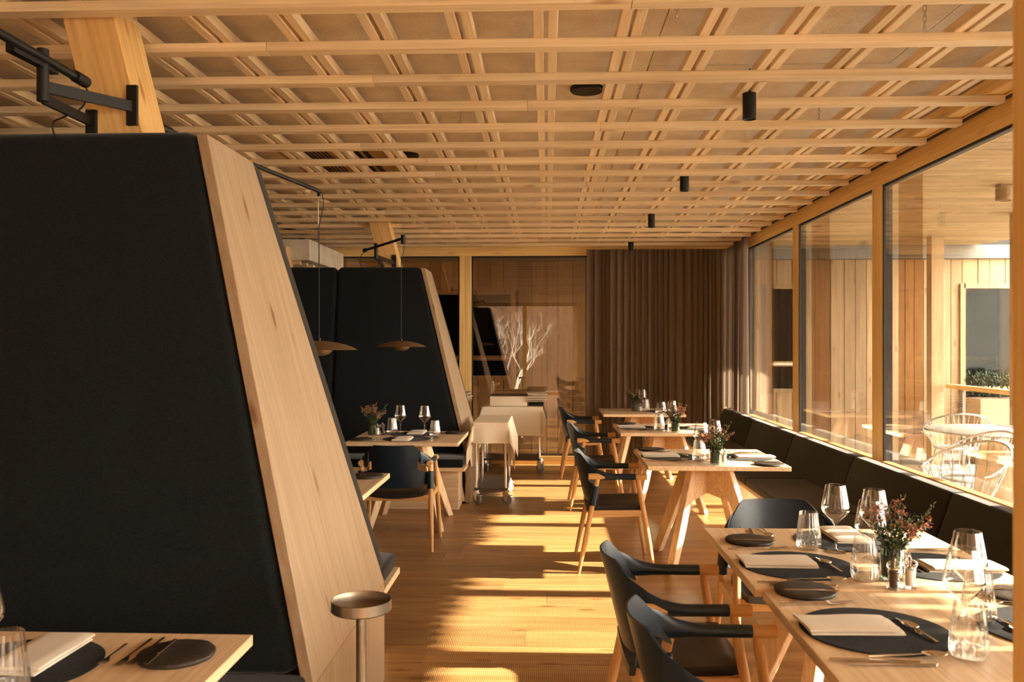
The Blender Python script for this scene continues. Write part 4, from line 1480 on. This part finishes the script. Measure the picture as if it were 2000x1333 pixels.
curtain('curtain', (0.50, 10.93), (2.235, 10.93), 0.015, 2.735, 24, 0.055, 'brown full-height curtain drawn across the back window', 2)
curtain('curtain', (2.255, 10.87), (2.235, 9.80), 0.76, 2.735, 14, 0.036, 'brown curtain returning along the side window, sunlit edge', 5)

# ------------------------------------------------------------------ cloth-covered trolleys
def make_trolley(w, d, h, name, label, loc):
    t = thing(name, label, 'trolley', loc)
    for sx in (-1, 1):
        for sy in (-1, 1):
            MB().tube([(sx * (w / 2 - .02), sy * (d / 2 - .03), 0.13), (sx * (w / 2 - .02), sy * (d / 2 - .03), h - .016)], 0.0125, 14).build('tube', 'chrome', t, smooth=True)
            c = MB().lathe([(0.0, -0.012), (0.046, -0.012), (0.05, -0.006), (0.05, 0.006), (0.046, 0.012), (0.0, 0.012)], 24)
            a = sy * 0.5 + sx * 0.3
            c.tf(Matrix.Translation((sx * (w / 2 - .02) + 0.012, sy * (d / 2 - .03), 0.05)) @ Matrix.Rotation(a, 4, 'Z') @ Matrix.Rotation(pi / 2, 4, 'X'))
            wo = c.build('wheel', 'rubber', t, smooth=True)
            hub = MB().lathe([(0.0, -0.0135), (0.028, -0.0135), (0.03, 0), (0.028, 0.0135), (0.0, 0.0135)], 20)
            hub.tf(Matrix.Translation((sx * (w / 2 - .02) + 0.012, sy * (d / 2 - .03), 0.05)) @ Matrix.Rotation(a, 4, 'Z') @ Matrix.Rotation(pi / 2, 4, 'X'))
            hub.build('hub', 'rubber', wo, smooth=True)
            f = MB()
            for q in (-1, 1):
                f.hexa([(-.012, q * .018 - .0015, .042), (.012, q * .018 - .0015, .042), (.012, q * .018 + .0015, .042), (-.012, q * .018 + .0015, .042)],
                       [(-.034, q * .018 - .0015, .112), (.020, q * .018 - .0015, .112), (.020, q * .018 + .0015, .112), (-.034, q * .018 + .0015, .112)])
            f.box(-.036, .022, -.02, .02, .112, .118)
            f.box(-.012, .012, -.012, .012, .118, .142)
            f.hexa([(-.02, -.014, .098), (.06, -.014, .092), (.06, .014, .092), (-.02, .014, .098)], [(-.02, -.014, .104), (.06, -.014, .097), (.06, .014, .097), (-.02, .014, .104)])
            f.tf(Matrix.Translation((sx * (w / 2 - .02) + 0.006, sy * (d / 2 - .03), 0.0)) @ Matrix.Rotation(a, 4, 'Z'))
            f.build('caster_fork', 'zinc', t)
    MB().box(-w / 2, w / 2, -d / 2, d / 2, 0.143, 0.165).build('lower_shelf', 'ply', t, bevel=0.003, seg=1)
    MB().box(-w / 2, w / 2, -d / 2, d / 2, h - .018, h).build('upper_shelf', 'ply', t, bevel=0.003, seg=1)
    return t
def drape(w, d, h, ex, ey, seed, name, label, loc, wav=1.0):
    rg = random.Random(seed)
    p1, p2, p3 = rg.uniform(0, 6), rg.uniform(0, 6), rg.uniform(0, 6)
    W2, D2 = w / 2, d / 2
    def f(u, v):
        X, Y = (2 * u - 1) * (W2 + ex), (2 * v - 1) * (D2 + ey)
        dx, dy = max(0, abs(X) - W2), max(0, abs(Y) - D2)
        cx, cy = max(-W2, min(W2, X)), max(-D2, min(D2, Y))
        z = 0.0
        ox = oy = 0.0
        sgx, sgy = (1 if X > 0 else -1), (1 if Y > 0 else -1)
        if dx > 0 or dy > 0:
            drop = sqrt(dx * dx + dy * dy)
            z = -max(0, drop - 0.012)
            r = min(drop, 0.012)
            q = min(1, drop / 0.25)
            if dx > 0 and dy > 0:
                a = atan2(dy, dx)
                fl = 0.03 * q + 0.05 * sin(2 * a) * q
                ox, oy = fl * cos(a), fl * sin(a)
                z = -max(0, max(dx, dy) * 0.80 + min(dx, dy) * 0.5 - 0.01)
            elif dx > 0:
                ox = r * .8 + 0.012 * q + 0.014 * wav * q * sin(9 * Y / max(.2, D2) * .5 + p1)
            else:
                oy = r * .8 + 0.012 * q + 0.014 * wav * q * sin(9 * X / max(.2, W2) * .5 + p2)
        return (cx + sgx * ox, cy + sgy * oy, z + 0.0008 * sin(40 * X + p3) * sin(31 * Y))
    o = MB().grid(44, 44, f, thick=0.0014).build(name, 'tablecloth', None, smooth=True, loc=loc)
    o['label'] = label
    o['category'] = 'tablecloth'
    return o
make_trolley(0.32, 0.82, 0.79, 'service_trolley', 'front steel service trolley on casters beside the far booth', (-0.535, 8.66, 0))
drape(0.335, 0.83, 0, 0.44, 0.21, 3, 'tablecloth', 'ivory cloth draped over the front service trolley', (-0.535, 8.66, 0.7935))
make_trolley(0.70, 0.42, 0.79, 'service_trolley', 'long rear service trolley under an ivory cloth by the back window', (-0.42, 10.58, 0))
drape(0.71, 0.43, 0, 0.33, 0.36, 6, 'tablecloth', 'ivory cloth draped over the long rear trolley', (-0.42, 10.58, 0.7935))
make_trolley(0.36, 0.42, 0.79, 'service_trolley', 'third trolley half hidden behind the far booth edge', (-1.16, 10.55, 0))
drape(0.37, 0.43, 0, 0.08, 0.33, 9, 'tablecloth', 'ivory cloth on the trolley half hidden behind the far booth', (-1.16, 10.55, 0.7935), 1.6)
# box under a folded cloth on the rear trolley
t = thing('cloth_covered_tray', 'flat tray box under a creased ivory cloth on the rear trolley', 'tray', (-0.46, 10.56, 0.7955))
MB().box(-0.225, 0.225, -0.16, 0.15, 0.0, 0.115).build('box', 'tablecloth', t, bevel=0.006, seg=2, smooth=True)
MB().box(-0.23, 0.235, -0.13, 0.16, 0.117, 0.129).build('lid', 'ply', t, bevel=0.003, seg=1)
for dx in (-0.11, 0.08):
    MB().box(dx - 0.001, dx + 0.001, -0.1635, -0.159, 0.004, 0.112).build('crease', 'tablecloth', t)
def papers(cx, cy, rz, where, first):
    for i in range(2):
        pd = MB().box(-.085, .085, -.12, .12, 0, .026).build('black_pad', 'black', None, bevel=0.011, seg=3, smooth=True, loc=(cx, cy, 0.7965 + i * .0275), rot=(0, 0, rz))
        tag(pd, ('lower' if i == 0 else 'upper') + ' rounded black pad under the newspapers ' + where, 'pad')
    rg = random.Random(first)
    zz = 0.7965 + 0.056
    for i in range(7):
        ff = rg.uniform(.5, 1.5)
        def f(u, v):
            x, y = (2 * u - 1) * .115, (2 * v - 1) * .15
            return (x, y, 0.006 + ff * 0.004 * sin(3 * x / .1 + i) * (abs(x) / .115) + 0.002 * sin(9 * v + i))
        m = MB().grid(10, 4, f, thick=0.0085)
        o = m.build('folded_newspaper', 'paper' if i % 2 else 'paper_shaded', None, loc=(cx + rg.uniform(-.012, .012), cy + rg.uniform(-.018, .018), zz), rot=(0, 0, rz + rg.uniform(-.09, .09)))
        tag(o, 'folded newspaper, ' + ('lowest', 'second from bottom', 'third from bottom', 'middle', 'third from top', 'second from top', 'topmost')[i] + ', stack ' + where, 'newspaper', 'newspapers in the stack ' + where)
        zz += 0.0165
papers(-0.128, 10.52, 0.05, 'at the end of the rear trolley', 4)
papers(-1.05, 10.50, -0.1, 'on the trolley behind the far booth', 8)

# ------------------------------------------------------------------ tray stand at the near booth
t = thing('tray_stand', 'brushed metal pedestal with a round shallow tray beside the near booth', 'stand', (-0.556, 2.575, 0))
MB().lathe([(0.0, 0.748), (0.086, 0.748), (0.09, 0.752), (0.09, 0.782), (0.0885, 0.7825), (0.0875, 0.781), (0.0870, 0.756), (0.0, 0.7545)], 56).build('tray', 'brushed', t, smooth=True)
MB().tube([(0, 0, 0.012), (0, 0, 0.749)], 0.0155, 28).build('pole', 'brushed', t, smooth=True)
MB().lathe([(0.0, 0.0), (0.125, 0.0), (0.127, 0.004), (0.125, 0.011), (0.0, 0.013)], 40).build('foot', 'brushed', t, smooth=True)

# ------------------------------------------------------------------ terrace furniture
def wire_chair(label, loc, rz):
    t = thing('wire_chair', label, 'chair', loc, rz)
    rim = []
    for i in range(25):
        a = -1.95 + 3.9 * i / 24
        k = cos(a)
        rim.append((-0.30 * cos(a) - 0.02, 0.32 * sin(a), 0.66 + 0.16 * max(-.3, k)))
    MB().tube(rim, 0.010, 8).build('rim', 'whitewire', t, smooth=True)
    base = [(-0.20 * cos(-1.95 + 3.9 * i / 24), 0.20 * sin(-1.95 + 3.9 * i / 24), 0.43) for i in range(25)]
    m = MB()
    for i in range(25):
        j = min(24, max(0, i + (1 if i % 2 else -1)))
        m.tube([rim[i], tuple(0.5 * (Vector(rim[i]) + Vector(base[j])) + Vector((-0.015, 0, 0))), base[j]], 0.0035, 5)
    m.build('spokes', 'whitewire', t)
    MB().lathe([(0.0, 0.425), (0.20, 0.425), (0.215, 0.435), (0.20, 0.445), (0.0, 0.44)], 28).build('seat', 'whitewire', t, smooth=True)
    for (x, y) in ((.15, .15), (.15, -.15), (-.15, .15), (-.15, -.15)):
        MB().tube([(x, y, .427), (x * 1.6, y * 1.6, -0.019)], 0.009, 8).build('leg', 'whitewire', t)
    return t
wire_chair('white wire terrace chair with a white throw over its back', (3.02, 6.45, 0), radians(200))
wire_chair('white wire terrace chair on the near side of the terrace table', (3.48, 7.25, 0), radians(190))
wire_chair('white wire terrace chair furthest out on the terrace', (4.35, 9.4, 0), radians(80))
t = thing('terrace_table', 'pale oval terrace table beyond the window', 'table', (4.22, 8.32, 0))
MB().lathe([(0.0, 0.715), (0.60, 0.715), (0.615, 0.725), (0.60, 0.735), (0.0, 0.735)], 48).build('tabletop', 'greywall', t, smooth=True)
MB().tube([(0, 0, 0.01), (0, 0, 0.716)], 0.04, 16).build('pedestal', 'whitewire', t)
MB().lathe([(0.0, -0.019), (0.28, -0.019), (0.28, 0.0), (0.06, 0.012), (0.0, 0.012)], 32).build('foot', 'whitewire', t, smooth=True)
def throw(u, v):
    a = (u - 0.5) * 0.34
    s = v * 0.95
    if s < 0.42:
        x, z = 0.07 + 0.10 * (1 - s / 0.42), 0.845 - (0.42 - s) * 0.95
    else:
        x, z = 0.035 - 0.10 * (s - .42), 0.845 - (s - 0.42) * 0.98
    return (x + 0.012 * sin(14 * u + 3 * v), a, z - 0.25 * (u - .5) ** 2)
o = MB().grid(14, 26, throw, thick=0.006).build('throw_blanket', 'linen', None, smooth=True, loc=(3.31, 6.56, 0), rot=(0, 0, radians(20)))
tag(o, 'white throw hanging over the back of a wire terrace chair', 'blanket')
